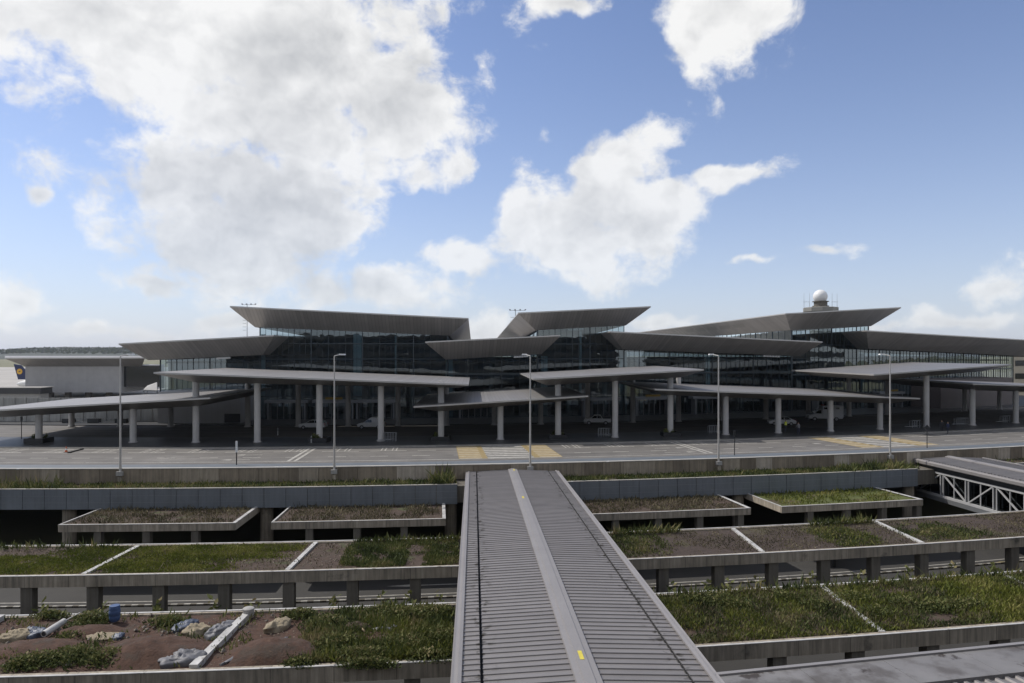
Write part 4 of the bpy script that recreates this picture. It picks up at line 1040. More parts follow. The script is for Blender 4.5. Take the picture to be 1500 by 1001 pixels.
# beige building at the right edge
bb = empty('beige_building', depth(1520, 610, 210), 'beige building with dark windows at the right edge', 'building')
p0 = depth(1485, 612, 210)
MB().box((p0.x + 16, p0.y + 8, 2.0), (32, 14, 22)).build('wall', T['beige'], bb)
for r_ in range(4):
    for k in range(6): MB().box((p0.x + 3 + k * 5, p0.y + .95, -3 + r_ * 4.0), (3.6, .2, 1.7)).build('window', T['carglass'], bb)
MB().box((p0.x + 16, p0.y + 8, 13.2), (33, 15, .5)).build('roof', T['concrete_light'], bb)

# ================================================================== RADAR TOWER, FLOODLIGHT MASTS
rt = empty('radar_tower', depth(1202, 560, 260), 'control tower top with a white radar dome behind the right roof', 'tower')
ct = depth(1202, 454, 260); sc_ = .26
MB().lathe((ct.x, ct.y, ct.z - 40), [(4, 0), (3.6, 36)], 16).build('shaft', T['tower'], rt, True)
MB().lathe((ct.x, ct.y, ct.z), [(5.6, -1.2), (6.3, -.7), (6.35, .7), (6.0, .85), (5.5, .86)], 10).build('cabin', T['tower'], rt)
MB().lathe((ct.x, ct.y, ct.z), [(5.2, -3.9), (5.95, -2.6), (5.9, -1.15)], 10).build('cabin_glass', T['carglass'], rt)
MB().lathe((ct.x, ct.y, ct.z + 1.0), [(3.0, 0), (3.0, .5), (2.4, .55), (2.4, 1.9), (3.0, 2.0), (3.0, 2.25)], 12).build('platform', T['concrete_dark'], rt)
dm = [(.9, 0)] + [(2.6 * math.cos(t), 2.35 + 2.6 * math.sin(t)) for t in [R_(-62 + i * 15.2) for i in range(10)]] + [(.05, 4.96)]
MB().lathe((ct.x - .1, ct.y, ct.z + 2.7), dm, 28).build('radar_dome', T['radome'], rt, True)
for dx in (-6.3, -4.2, 4.4, 6.3): MB().tube((ct.x + dx, ct.y, ct.z + .8), (ct.x + dx, ct.y, ct.z + 6.8 - abs(dx) * .1), .07, .03, 6).build('antenna', T['steelgrey'], rt)
for dx in (-5.4, 5.4): MB().box((ct.x + dx, ct.y, ct.z + 3.0), (2.4, .12, .1)).build('antenna_arm', T['steelgrey'], rt)
def mast(px, ytop, Y, label):
    p = depth(px, ytop, Y); root = empty('floodlight_mast', (p.x, p.y, -9), label, 'mast', 'floodlight masts behind the roofs')
    MB().tube((p.x, p.y, -9), p, .16, .09, 8).build('pole', T['steelgrey'], root)
    MB().box((p.x + .6, p.y, p.z), (4.6, .16, .1)).build('cross_arm', T['steelgrey'], root)
    for k in range(4): MB().box((p.x - 1.6 + k * 1.5, p.y - .2, p.z + .2), (.45, .3, .3)).build('lamp', T['steelgrey'], root)
    for k in range(7): MB().box((p.x - .9, p.y, p.z - 2 - k * 1.1), (1.1, .14, .1)).build('rung', T['steelgrey'], root)
mast(362, 446.5, 230, 'grey floodlight mast behind the left high roof')
mast(755, 455, 200, 'grey floodlight mast beside the left corner of the middle high roof')
MB_ = MB()

# ================================================================== STREET FURNITURE
def lamp(px, label, head=-1):
    s_ = s_at(px, -.25); b = arc(s_, -.34, -.2)
    root = empty('lamp_post', b, label, 'lamp post', 'tall lamp posts on the parapet')
    ztop = 11.75
    MB().box(b + Vector((0, -.02, .0)), (.62, .5, .42), tang(s_)).build('bracket', T['concrete_light'], root)
    MB().box(b + Vector((0, -.02, -.55)), (.34, .34, .5), tang(s_)).build('junction_box', T['concrete'], root)
    MB().lathe(b, [(.13, .2), (.11, 1.2), (.085, 6), (.062, ztop - .2 + .35)], 12).build('pole', T['trim'], root, True)
    tp = Vector((b.x, b.y, ztop))
    MB().tube(tp + Vector((0, 0, .0)), tp + Vector((head * .5, .55, .12)), .05, .05, 8).build('arm', T['trim'], root)
    h = tp + Vector((head * .62, .68, .12)); MB().hexa([h + Vector(v) for v in ((-.3, -.2, -.05), (.3, -.2, -.05), (.34, .35, -.03), (-.26, .35, -.03))], [h + Vector(v) for v in ((-.24, -.16, .1), (.24, -.16, .1), (.28, .28, .09), (-.2, .28, .09))]).build('lamp_head', T['white'], root)
lamp(177, 'tall grey lamp post in front of the low left canopy', 1)
lamp(490, 'tall grey lamp post in front of the high left canopy', 1)
lamp(776.5, 'tall grey lamp post at the yellow crosswalk behind the ribbed bridge roof')
lamp(1052, 'tall grey lamp post between the first and second columns of the low right canopy')
lamp(1303, 'tall grey lamp post at the second yellow crosswalk on the right')
def post_sign(px, d, h, label, kind):
    p = arc(s_at(px, d), d, .02); root = empty('sign_post', p, label, 'sign post')
    if kind == 'white':
        MB().tube(p, p + Vector((0, 0, 1.35)), .06, .06, 8).build('pole', T['blackpaint'], root); MB().box(p + Vector((0, 0, 1.95)), (.2, .08, 1.2)).build('plate', T['white'], root)
    else:
        MB().tube(p, p + Vector((0, 0, h - .35)), .05, .05, 8).build('pole', T['blackpaint'], root)
        c = p + Vector((0, 0, h - .1)); r = .36
        if kind == 'diamond': MB().hexa([c + Vector((x, -.02, z)) for x, z in ((0, -r), (r, 0), (0, r), (-r, 0))], [c + Vector((x, .02, z)) for x, z in ((0, -r), (r, 0), (0, r), (-r, 0))]).build('plate', T['blackpaint'], root)
        else: MB().box(c, (.26, .1, .62)).build('plate', T['blackpaint'], root)
post_sign(346.5, 3.3, 2.5, 'slim sign post with white top on the road edge at the left', 'white')
post_sign(1076, 3.3, 2.7, 'slim black sign post with narrow plate near the middle of the right road edge', 'box')
post_sign(1358, 3.3, 2.7, 'slim black sign post with diamond plate beside the right crosswalk', 'diamond')
post_sign(31.5, 25, 3.0, 'slim dark post behind the leftmost canopy column', 'box')
for px, d, lab in ((407, 30, 'white marker post under the high left canopy near the white car'), (456, 20, 'white marker post beside the planter under the high left canopy')):
    p = arc(s_at(px, d), d, .02); root = empty('marker_post', p, lab, 'bollard')
    MB().lathe(p, [(.07, 0), (.07, 1.0), (.03, 1.08)], 10).build('post', T['truss'], root); MB().lathe(p, [(.075, .7), (.075, .85)], 10).build('band', T['blackpaint'], root)
pc = on(97, 663, .0); root = empty('traffic_cone', pc, 'red and white traffic cone at the left of the upper road', 'traffic cone')
MB().box(pc + Vector((0, 0, .03)), (.4, .4, .05)).build('base', T['black'], root); MB().lathe(pc, [(.16, .05), (.03, .75)], 14).build('cone', T['orange'], root, True); MB().lathe(pc, [(.122, .3), (.088, .48)], 14).build('stripe', T['white'], root)
pa, pb = on(101, 663, .08), on(122, 657.5, .08); root = empty('fallen_barrier', pa, 'dark bar lying on the road beside the traffic cone', 'barrier')
MB().bar(pa, pb, .12, .12).build('bar', T['blackpaint'], root); MB().box(pa.lerp(pb, .05), (.35, .35, .14)).build('foot', T['black'], root)
def planter(px, label):
    p = arc(s_at(px, 21.5), 21.5, .14); root = empty('column_planter', p, label, 'planter', 'dark planters around canopy columns')
    m = MB()
    for dx, dy, sx, sy in ((0, -1.05, 2.5, .2), (0, 1.05, 2.5, .2), (-1.15, 0, .2, 1.9), (1.15, 0, .2, 1.9)): m.box(p + Vector((dx, dy, .3)), (sx, sy, .6))
    m.build('box', T['blackpaint'], root); MB().box(p + Vector((0, 0, .42)), (2.1, 1.9, .1)).build('soil', T['soil'], root)
    pts = []
    for k in range(4):
        an = rng.uniform(0, 6.3); bush(pts, (p.x + .75 * math.cos(an), p.y + .75 * math.sin(an), .58), .35, .35, .6, 60, .16)
    o = foliage('foliage', None, pts, T['leaf'], kind=None); o.parent = root; o.matrix_parent_inverse = Matrix.Translation(-p)
    for k_ in ('label', 'category', 'kind'):
        if k_ in o: del o[k_]
planter(57, 'dark square planter round the leftmost canopy column')
planter(468, 'dark square planter round the middle column of the high left canopy')
planter(646, 'dark square planter round the left column of the low middle canopy')
planter(817.5, 'dark square planter round the right column of the low middle canopy')
planter(982, 'dark square planter round the left column of the low right canopy')
def rack(px, d, label, sg=1, n=5):
    p = arc(s_at(px, d), d, .14); root = empty('trolley_rack', p, label, 'trolley rack', 'steel luggage trolley racks')
    for k in range(n):
        x = p.x + (k - n / 2) * .36
        m = MB(); m.tube((x, p.y - .3, .14), (x, p.y - .3, 1.35), .035, .035, 6); m.tube((x, p.y + .5, .14), (x, p.y + .5, 1.2), .035, .035, 6); m.tube((x, p.y - .3, 1.33), (x, p.y + .5, 1.18), .035, .035, 6)
        m.build('hoop', T['steelgrey'], root)
    MB().bar((p.x - n * .18 - .1, p.y - .33, 1.36), (p.x + n * .18 - .2, p.y - .33, 1.36), .06).build('top_rail', T['steelgrey'], root)
    MB().bar((p.x - n * .18 - .1, p.y - .33, .5), (p.x + n * .18 - .2, p.y - .33, .5), .05).build('low_rail', T['steelgrey'], root)
    MB().bar((p.x, p.y - .3, .42), (p.x - sg * 2.0, p.y - .3, .36), .08).build('guide_rail', T['steelgrey'], root)
rack(574, 21, 'steel trolley rack right of the rightmost column of the high left canopy')
rack(886, 22.5, 'steel trolley rack left of the front column of the high middle canopy', -1)
rack(1047, 23, 'steel trolley rack beside the second column of the low right canopy', -1)
rack(1342, 21.5, 'steel trolley rack just left of the front column of the high right canopy', 1, 4)
rack(1410, 22.0, 'steel trolley rack left of the first far right canopy column', 1, 6)
rack(1474, 22.5, 'steel trolley rack between the two far right canopy columns', 1, 4)
tro = empty('trolley_row', depth(140, 622, 113), 'row of nested luggage trolleys with dark ends behind the left canopy', 'trolley row')
for px in (101, 138, 178):
    p = on(px, 621, 0); MB().box(p + Vector((0, 0, .45)), (1.9, .8, .9)).build('end_stand', T['blackpaint'], tro)
for k in range(22):
    p = on(107 + k * 3.15, 621, 0); m = MB(); m.box(p + Vector((0, 0, .25)), (.3, .7, .1)); m.bar(p + Vector((0, .3, .25)), p + Vector((-.12, .3, .95)), .05); m.bar(p + Vector((-.12, -.3, .9)), p + Vector((-.12, .35, .95)), .05); m.build('trolley', T['steelgrey'], tro)
sg_ = empty('low_sign_board', on(1222, 842, -8.5), 'pale board on a dark post on the lower road seen under the right roof', 'sign')
pp = arc(s_at(1222, -12.2), -12.2, -8.5); MB().tube(pp, pp + Vector((0, 0, 2.4)), .16, .16, 10).build('post', T['blackpaint'], sg_)
MB().box(pp + Vector((.6, .8, 2.5)), (3.0, 2.4, .14), .1).build('board', T['white'], sg_)

# ================================================================== DEBRIS ON THE NEAR LEFT ROOF
def lump(name, label, cat, px, py, rx, ry, h, mt, rz=0.0, seed=0, sag=.5):
    c = on(px, py, ZT - .05); n, mm = 44, 14; m = MB(); rings = []
    for j in range(mm + 1):
        t = j / mm; ring = []
        for i in range(n):
            a = 2 * math.pi * i / n; r = math.cos(t * math.pi / 2) ** .7
            q = Vector((math.cos(a) * rx * r, math.sin(a) * ry * r, 0)); q.rotate(Matrix.Rotation(rz, 3, 'Z'))
            w = 1 + .35 * mnoise.noise(Vector((math.cos(a) * 1.6 + seed, math.sin(a) * 1.6, t * 2 + seed)))
            fold = .5 * mnoise.noise(Vector((q.x * 2.2 + seed, q.y * 2.2, seed))) + .35 * (abs(mnoise.noise(Vector((q.x * 5 + seed, q.y * 5, seed * 2)))) * 2 - .5) + .15 * mnoise.noise(Vector((q.x * 13, q.y * 13 + seed, 0)))
            ring.append(c + Vector((q.x * w, q.y * w, h * (t ** .55) * (.85 + .75 * fold) - (.1 if j == 0 else 0))))
        rings.append(ring)
    for j in range(mm):
        for i in range(n): k = (i + 1) % n; m.face([rings[j][i], rings[j][k], rings[j + 1][k], rings[j + 1][i]])
    m.face(rings[-1]); o = m.build(name, mt, None, 'all', origin=c); return tag(o, label, cat)
lump('sand_heap', 'pale sand heap at the left edge of the near left roof', 'sand heap', 25, 933, .75, .55, .45, T['sand'], .5, 1)
lump('tarp_heap', 'blue grey tarpaulin heap beside the white pipe', 'tarpaulin', 48, 929, .75, .5, .35, T['tarp_blue'], .2, 2)
lump('sand_heap', 'low pale sand heap right of the white pipe', 'sand heap', 150, 933, .85, .5, .22, T['sand'], 0, 3)
lump('dark_bag', 'small dark bag beside the low sand heap', 'bag', 173, 934, .32, .28, .28, T['tarp_blue'], 0, 4)
lump('sack', 'burst beige sack with blue cover near the first white cross beam', 'sack', 285, 926, .68, .6, .42, T['sand'], .3, 5)
lump('tarp_sheet', 'dark blue tarpaulin edge behind the burst beige sack', 'tarpaulin', 270, 918, .5, .75, .3, T['tarp_blue'], -.5, 6)
lump('sack', 'grey sack leaning beside the white cross beam', 'sack', 322, 925, .55, .95, .42, T['tarp_grey'], -.3, 7)
lump('sack', 'large grey covered sack at the front rim below the red soil', 'sack', 268, 968, 1.05, .62, .5, T['tarp_grey'], .45, 8)
lump('sack', 'beige sack at the back right of the white cross beam', 'sack', 408, 918, .55, .85, .45, T['sand'], -.4, 9)
lump('tarp_sheet', 'grey sheeting strip between the cross beam and the red heap', 'tarpaulin', 372, 955, .35, 1.7, .22, T['tarp_grey'], -.55, 10)
lump('sack', 'pale grey sack among the weeds near the bridge', 'sack', 568, 925, .75, .4, .35, T['tarp_grey'], .2, 11)
lump('rubble_heap', 'brown grey rubble heap among the weeds', 'rubble', 520, 922, 1.0, .6, .35, T['soil'], 0, 12)
a, b = on(64, 934, ZT), on(94, 917, ZT); a.z += .18; b.z += .25
root = empty('pipe', a, 'short white pipe lying among the weeds on the near left roof', 'pipe')
MB().tube(a, b, .17, .17, 16).build('tube', T['rim'], root, True); MB().tube(a - (b - a).normalized() * .01, a + (b - a).normalized() * .02, .12, .12, 12).build('dark_end_disc', T['dark'], root)  # dark disc on the closed end stands in for the shade inside
MB().tube(b, b + Vector((.5, .6, .25)), .035, .035, 8).build('rod', T['rim'], root)
p = on(168, 910, ZT); root = empty('barrel', p, 'blue plastic barrel standing at the back rim of the near left roof', 'barrel')
MB().lathe(p, [(.22, 0), (.26, .06), (.285, .3), (.27, .33), (.295, .36), (.295, .6), (.275, .63), (.28, .66), (.27, .82), (.25, .85)], 20).build('body', T['blue'], root, True)
MB().lathe(p, [(.262, .83), (.262, .88), (.235, .885)], 20).build('rim', T['blue'], root)
p = on(364, 901, ZT); root = empty('concrete_cap', p, 'round concrete cap on the white cross beam of the near left roof', 'concrete cap')
MB().lathe(p, [(.30, 0), (.32, .38), (.27, .42)], 18).build('cap', T['concrete_light'], root, True); MB().lathe(p, [(.31, -.12), (.31, -.001)], 18).build('foot', T['concrete'], root)
p = on(532, 930, ZT); root = empty('wooden_disc', p, 'pale round wooden disc leaning on the soil among weeds', 'wooden disc')
MB().tube(p + Vector((0, 0, .16)), p + Vector((.05, .04, .2)), .2, .2, 18).build('disc', T['wood'], root)
def paper(px, py, label):
    p = on(px, py, ZT); o = MB().hexa([p + Vector(v) for v in ((-.2, -.1, .0), (.18, -.12, .02), (.22, .1, .0), (-.15, .13, .05))], [p + Vector(v) for v in ((-.2, -.1, .03), (.18, -.12, .16), (.22, .1, .12), (-.15, .13, .2))]).build('scrap_sheet', T['tarp_grey'], None, origin=p); tag(o, label, 'scrap')
paper(163, 957, 'crumpled grey scrap sheet between the green bush and the red soil')

# ================================================================== VEHICLES
def wheel(root, c, r, w=.2):
    ty = MB().tube(c - Vector((0, w / 2, 0)), c + Vector((0, w / 2, 0)), r, r, 20).build('wheel', T['black'], root, True)
    for sg in (-1, 1): MB().tube(c + Vector((0, sg * w / 2, 0)), c + Vector((0, sg * (w / 2 + .015), 0)), r * .62, r * .55, 14).build('rim', T['rimmetal'], ty)
def vehicle(name, label, cat, px, py, rz, prof, cabin, W, wheels, wr, windows, extra=None, lights=None):
    """prof: side outline (x, z) of the lower body; cabin: outline of the upper body; x forward"""
    g0 = on(px, py, 0.0); root = empty(name, g0, label, cat)
    mt = Matrix.Translation(g0) @ Matrix.Rotation(rz, 4, 'Z')
    tr_ = lambda x, y, z: mt @ Vector((x, y, z))
    def loft(outline, w0, w1, zlo, zhi, nm, mat_):
        m = MB(); ww = lambda z: w0 + (w1 - w0) * max(0, min(1, (z - zlo) / max(.01, zhi - zlo)))
        inner = [(x * .985, z) for x, z in outline]
        Lf = [tr_(x, ww(z) / 2, z) for x, z in outline]; Rt = [tr_(x, -ww(z) / 2, z) for x, z in outline]
        m.hexa(Rt, Lf)
        o = m.build(nm, mat_, root)
        bv = o.modifiers.new('bevel', 'BEVEL'); bv.width = .06; bv.segments = 2; bv.limit_method = 'ANGLE'; bv.angle_limit = R_(25)
        import bmesh
        bm = bmesh.new(); bm.from_mesh(o.data); bmesh.ops.remove_doubles(bm, verts=bm.verts, dist=1e-4); bmesh.ops.recalc_face_normals(bm, faces=bm.faces); bm.to_mesh(o.data); bm.free()
        return o
    zs = [z for x, z in prof]; loft(prof, W * .97, W, min(zs), max(zs), 'body', T['carwhite'])
    zs = [z for x, z in cabin]; zc0, zc1 = min(zs), max(zs); loft(cabin, W * .97, W * .80, zc0, zc1, 'cabin', T['carwhite'])
    ww = lambda z: (W * .97 + (W * .80 - W * .97) * (z - zc0) / (zc1 - zc0)) / 2 + .012
    for q in windows:
        for sg in (-1, 1): MB().face([tr_(x, sg * ww(z), z) for x, z in (q if sg > 0 else q[::-1])]).build('side_window', T['carglass'], root)
    top = [c for c in cabin]
    # windscreen and rear window follow the first and last slopes of the cabin
    for (a, b, nm) in ((cabin[0], cabin[1], 'windscreen'), (cabin[-1], cabin[-2], 'rear_window')):
        if abs(a[1] - b[1]) < .2: continue
        ex = .02 if a[0] > 0 else -.02
        pts = []
        for t, sg in ((.12, -1), (.12, 1), (.88, 1), (.88, -1)):
            x, z = a[0] + (b[0] - a[0]) * t, a[1] + (b[1] - a[1]) * t; pts.append(tr_(x + ex, sg * (ww(z) - .12), z + .015))
        MB().face(pts).build(nm, T['carglass'], root)
    for wx in wheels:
        for sg in (-1, 1):
            c = Vector((wx, sg * (W / 2 - .09), wr)); ty = MB().tube(tr_(c.x, c.y - .11, c.z), tr_(c.x, c.y + .11, c.z), wr, wr, 20).build('wheel', T['black'], root, True)
            MB().tube(tr_(c.x, c.y + sg * .11, c.z), tr_(c.x, c.y + sg * .125, c.z), wr * .62, wr * .55, 14).build('rim', T['rimmetal'], ty)
    xf = max(x for x, z in prof); xr = min(x for x, z in prof); zl = lights or .72
    for sg in (-1, 1):
        MB().box(tr_(xf - .07, sg * (W / 2 - .25), zl), (.2, .36, .16), rz).build('headlight', T['headlamp'], root)
        MB().box(tr_(xr + .05, sg * (W / 2 - .16), zl + .1), (.12, .24, .26), rz).build('tail_light', T['red'], root)
    MB().box(tr_(xf - .03, 0, .38), (.12, W * .9, .2), rz).build('bumper', T['steelgrey'], root)
    if extra: extra(root, tr_, rz)
    return root
hatch_p = [(2.05, .32), (2.12, .62), (1.95, .82), (1.05, .98), (-1.9, 1.02), (-2.12, .8), (-2.1, .34)]
hatch_c = [(1.05, .95), (.30, 1.46), (-1.35, 1.50), (-2.0, .98)]
hatch_w = [[(.82, 1.02), (.26, 1.40), (-.45, 1.42), (-.45, 1.02)], [(-.53, 1.02), (-.53, 1.42), (-1.30, 1.42), (-1.72, 1.04)]]
vehicle('car', 'white hatchback parked behind the middle column of the high left canopy', 'car', 459, 628.5, math.pi - .06, hatch_p, hatch_c, 1.74, (1.32, -1.28), .31, hatch_w)
van_p = [(2.05, .34), (2.1, .66), (1.9, .86), (1.05, 1.02), (-2.05, 1.05), (-2.12, .8), (-2.1, .34)]
van_c = [(1.15, 1.0), (.42, 1.55), (-.1, 1.86), (-1.9, 1.88), (-2.08, 1.0)]
van_w = [[(.95, 1.06), (.40, 1.48), (-.25, 1.50), (-.25, 1.06)]]
vehicle('van', 'small white delivery van behind the right column of the high left canopy', 'van', 544, 628.0, math.pi - .05, van_p, van_c, 1.72, (1.34, -1.3), .31, van_w)
pick_p = [(2.2, .42), (2.25, .75), (2.05, .98), (1.15, 1.08), (-2.2, 1.08), (-2.28, .85), (-2.25, .45)]
pick_c = [(1.2, 1.05), (.55, 1.60), (-.55, 1.62), (-.85, 1.06)]
pick_w = [[(1.0, 1.12), (.52, 1.52), (.08, 1.54), (.08, 1.12)], [(.0, 1.12), (.0, 1.54), (-.5, 1.54), (-.72, 1.12)]]
def pick_x(root, tr_, rz):
    MB().box(tr_(-1.55, 0, 1.10), (1.25, 1.45, .06), rz).build('cargo_bed', T['black'], root); MB().box(tr_(-.92, 0, 1.35), (.08, 1.4, .5), rz).build('roll_bar', T['blackpaint'], root)
vehicle('pickup_truck', 'white pickup truck parked under the high middle canopy', 'pickup', 875, 622.0, math.pi - .12, pick_p, pick_c, 1.78, (1.4, -1.4), .35, pick_w, pick_x)
sed_p = [(2.1, .32), (2.18, .62), (2.0, .82), (1.0, .95), (-1.7, .98), (-2.15, .86), (-2.15, .34)]
sed_c = [(1.1, .92), (.35, 1.42), (-.85, 1.44), (-1.75, .95)]
sed_w = [[(.85, 1.0), (.32, 1.36), (-.2, 1.38), (-.2, 1.0)], [(-.28, 1.0), (-.28, 1.38), (-.82, 1.37), (-1.35, 1.0)]]
vehicle('car', 'white saloon car behind the third column of the low right canopy', 'car', 1145, 623.0, math.pi - .15, sed_p, sed_c, 1.74, (1.32, -1.32), .31, sed_w)
amb_p = [(2.9, .45), (2.95, .8), (2.75, 1.1), (2.0, 1.3), (1.0, 1.35), (-2.7, 1.35), (-2.8, .9), (-2.8, .45)]
amb_c = [(2.05, 1.28), (1.35, 2.05), (.7, 2.15), (.6, 1.3)]
amb_w = [[(1.85, 1.36), (1.36, 1.92), (.8, 1.98), (.8, 1.36)]]
def amb_x(root, tr_, rz):
    o = MB().box(tr_(-1.1, 0, 1.72), (3.5, 2.05, 2.0), rz).build('box_body', T['carwhite'], root)
    bv = o.modifiers.new('bevel', 'BEVEL'); bv.width = .07; bv.segments = 2
    for sg in (-1, 1):
        for x in (.1, -1.9): MB().box(tr_(x, sg * 1.035, 2.3), (.62, .03, .28), rz).build('box_window', T['carglass'], root)
    MB().box(tr_(.3, 0, 2.8), (.25, 1.2, .16), rz).build('light_bar', T['red'], root)
vehicle('box_truck', 'white box bodied truck behind the fourth column of the low right canopy', 'truck', 1208, 616.5, math.pi - .14, amb_p, amb_c, 1.95, (1.95, -1.7), .38, amb_w, amb_x, .85)

# ================================================================== PEOPLE
def body_mat(name, legs, torso, skin=(.30, .19, .13), hair=(.02, .016, .013)):
    m = bpy.data.materials.new(name); m.use_nodes = True; nt = m.node_tree; N = nt.nodes; L = nt.links; b = N['Principled BSDF']; b.inputs['Roughness'].default_value = .8
    sp = N.new('ShaderNodeSeparateXYZ'); L.new(N.new('ShaderNodeTexCoord').outputs['Object'], sp.inputs[0])
    mr = N.new('ShaderNodeMapRange'); mr.inputs['From Max'].default_value = 1.8; L.new(sp.outputs[2], mr.inputs['Value'])
    cr = N.new('ShaderNodeValToRGB'); L.new(mr.outputs[0], cr.inputs[0]); cr.color_ramp.interpolation = 'CONSTANT'; e = cr.color_ramp.elements
    st = [(0, (.02, .018, .016)), (.05, legs), (.54, torso), (.835, skin), (.945, hair)]
    while len(e) < len(st): e.new(.5)
    for q_, (p_, c_) in zip(e, st): q_.position = p_; q_.color = (*c_, 1)
    L.new(cr.outputs[0], b.inputs['Base Color']); return m
def person(label, px, py, rz, mt, arms=((.28, .08, .95), (.27, .02, .92)), stride=.12, lean=0.0, vest=None):
    g0 = on(px, py, .0)
    if g0.y > arc(s_at(px, 20), 16.5).y - .2: g0 = on(px, py, .14)
    V_ = []; E = []; Rd = []
    def add(p, r, par=None):
        V_.append(p); Rd.append(r)
        if par is not None: E.append((par, len(V_) - 1))
        return len(V_) - 1
    pel = add((0, 0, .95), .155); wai = add((0, lean * .3, 1.12), .135, pel); ch = add((0, lean * .7, 1.34), .165, wai); nk = add((0, lean, 1.49), .06, ch); hd0 = add((0, lean + .01, 1.58), .085, nk); hd = add((0, lean + .02, 1.68), .098, hd0); add((0, lean, 1.755), .06, hd)
    for sg, (ax_, ay, az_) in zip((-1, 1), arms):
        sh = add((sg * .19, lean * .9, 1.41), .07, ch); elb = add((sg * .25, lean * .9 + ay * .3 - .02, 1.15), .05, sh); wr = add((sg * ax_, lean + ay, az_), .034, elb)
        pm = add((sg * ax_, lean + ay + .02, az_ - .075), .036, wr)
        for k in range(4): f1 = add((sg * ax_ + (k - 1.5) * .02, lean + ay + .03, az_ - .125 - (.008 if k in (1, 2) else 0)), .0095, pm); add((sg * ax_ + (k - 1.5) * .02, lean + ay + .045, az_ - .165 - (.012 if k in (1, 2) else 0)), .008, f1)
        t1 = add((sg * (ax_ - .045), lean + ay + .04, az_ - .085), .0105, pm); add((sg * (ax_ - .05), lean + ay + .055, az_ - .12), .009, t1)
    for sg in (-1, 1):
        hp = add((sg * .095, 0, .88), .105, pel); kn = add((sg * .10, sg * stride * .5 + .02, .49), .065, hp); an = add((sg * .105, sg * stride, .09), .045, kn); add((sg * .115, sg * stride + .17, .04), .038, an)
    me = bpy.data.meshes.new('person'); me.from_pydata(V_, E, []); me.materials.append(mt)
    o = bpy.data.objects.new('person', me); col.objects.link(o); o.location = g0; o.rotation_euler = (0, 0, rz)
    sk = o.modifiers.new('skin', 'SKIN'); sk.use_smooth_shade = True
    for i, r in enumerate(Rd): me.skin_vertices[0].data[i].radius = (r, r * (.8 if i in (1, 2) else 1))
    me.skin_vertices[0].data[0].use_root = True
    ss = o.modifiers.new('sub', 'SUBSURF'); ss.levels = ss.render_levels = 1
    tag(o, label, 'person')
    if vest:
        m = MB(); m.lathe((0, lean * .6, 0), [(.215, 1.0), (.215, 1.15), (.235, 1.36), (.13, 1.47)], 16); m.v = [(x, y * .82, z) for x, y, z in m.v]
        v = m.build('vest', vest, None, True); v.parent = o
        m = MB(); m.lathe((0, lean * .6, 0), [(.22, 1.14), (.222, 1.19)], 16); m.v = [(x, y * .82, z) for x, y, z in m.v]; b_ = m.build('reflective_band', T['white'], None); b_.parent = o
    return o
navy = body_mat('navy_clothes', (.012, .016, .03), (.018, .028, .07)); darkc = body_mat('dark_clothes', (.015, .015, .017), (.022, .022, .026)); work = body_mat('work_clothes', (.02, .025, .04), (.10, .11, .02)); grey_c = body_mat('grey_clothes', (.02, .025, .05), (.16, .16, .17))
person('person in a yellow safety vest beside the third column of the low right canopy', 1151, 632.5, .4, work, vest=T['hivis'], lean=.04)
person('person in dark blue trousers and grey top near the white saloon car', 1170, 636.5, 2.2, grey_c, arms=((.30, .25, 1.0), (.27, .22, 1.02)), lean=.08)
person('person in dark clothes standing left of another on the far right island', 1379.5, 632.5, 2.9, darkc, stride=.04)
person('person in navy clothes standing at the far right edge of the island', 1388.5, 635.4, .3, navy, arms=((.26, .2, 1.05), (.27, .04, .92)), stride=.1)

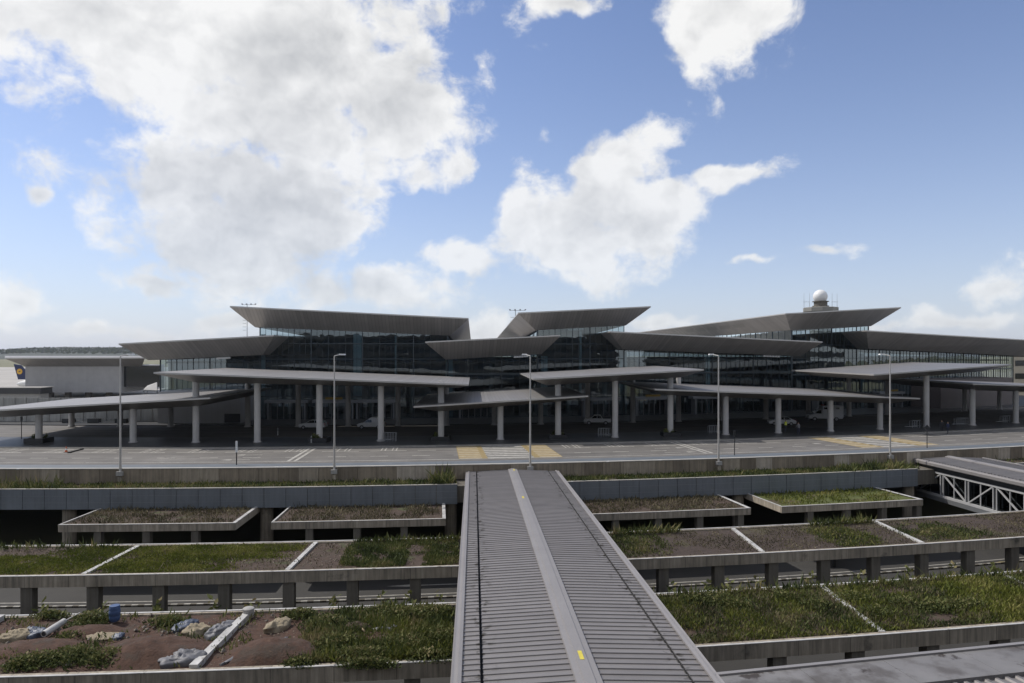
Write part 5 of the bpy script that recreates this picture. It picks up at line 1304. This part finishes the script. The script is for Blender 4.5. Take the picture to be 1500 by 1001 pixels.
# ================================================================== AIR
def pebbles(name, label, spots, mt):
    v = []; f = []
    for (p, r_) in spots:
        b = len(v); k = [rng.uniform(.6, 1.3) for _ in range(6)]
        v += [(p.x + r_ * k[0], p.y, p.z), (p.x, p.y + r_ * k[1], p.z), (p.x - r_ * k[2], p.y, p.z), (p.x, p.y - r_ * k[3], p.z), (p.x + r_ * .2, p.y, p.z + r_ * .8 * k[4]), (p.x, p.y, p.z - r_ * .5)]
        f += [(b + i, b + (i + 1) % 4, b + 4) for i in range(4)] + [(b + (i + 1) % 4, b + i, b + 5) for i in range(4)]
    me = bpy.data.meshes.new(name); me.from_pydata(v, [], f); me.materials.append(mt)
    o = bpy.data.objects.new(name, me); col.objects.link(o); return tag(o, label, None, None, 'stuff')
sp_ = []
for k in range(2600):
    p = arc(rng.uniform(-15, bl - .4), rng.uniform(Bf + .5, Bb - .4), ZT - .1)
    if mnoise.noise(p * .35 + Vector((4, 0, 0))) < .02: continue
    sp_.append((p, rng.uniform(.025, .085)))
for k in range(1500):
    p = arc(rng.uniform(-1, cl - .4), rng.uniform(Cf + .5, Cb - .4), ZT - .06)
    sp_.append((p, rng.uniform(.02, .06)))
rub = []
for k in range(260):
    px, py = rng.uniform(5, 440), rng.uniform(900, 975); p = on(px, py, ZT - .02)
    if mnoise.noise(p * .7 + Vector((9, 2, 0))) < -.05: continue
    rub.append((p, rng.uniform(.05, .17)))
pebbles('rubble', 'broken rubble strewn over the red soil of the near left roof', rub, mat('rubble', (.17, .145, .12), .9, 0, .5, 1.2, 5))
pebbles('pebbles', 'scattered pale pebbles on the planted beds left of the bridge', sp_, mat('pebble', (.24, .20, .15), .9, 0, .4, 3))
HAZE = .00005
if HAZE:
    hb = MB().box((0, 5900, 60), (19000, 12800, 150)).build('haze', None)
    hm = bpy.data.materials.new('haze'); hm.use_nodes = True; N = hm.node_tree.nodes
    for n in list(N):
        if n.type == 'BSDF_PRINCIPLED': N.remove(n)
    pv = N.new('ShaderNodeVolumePrincipled'); pv.inputs['Density'].default_value = HAZE; pv.inputs['Color'].default_value = (.86, .91, 1, 1); pv.inputs['Anisotropy'].default_value = .35
    hm.node_tree.links.new(pv.outputs[0], N['Material Output'].inputs['Volume']); hb.data.materials.clear(); hb.data.materials.append(hm)
    tag(hb, 'thin pale haze over the airfield', None, None, 'stuff')
print('objects', len(bpy.data.objects), 'panes', npane)
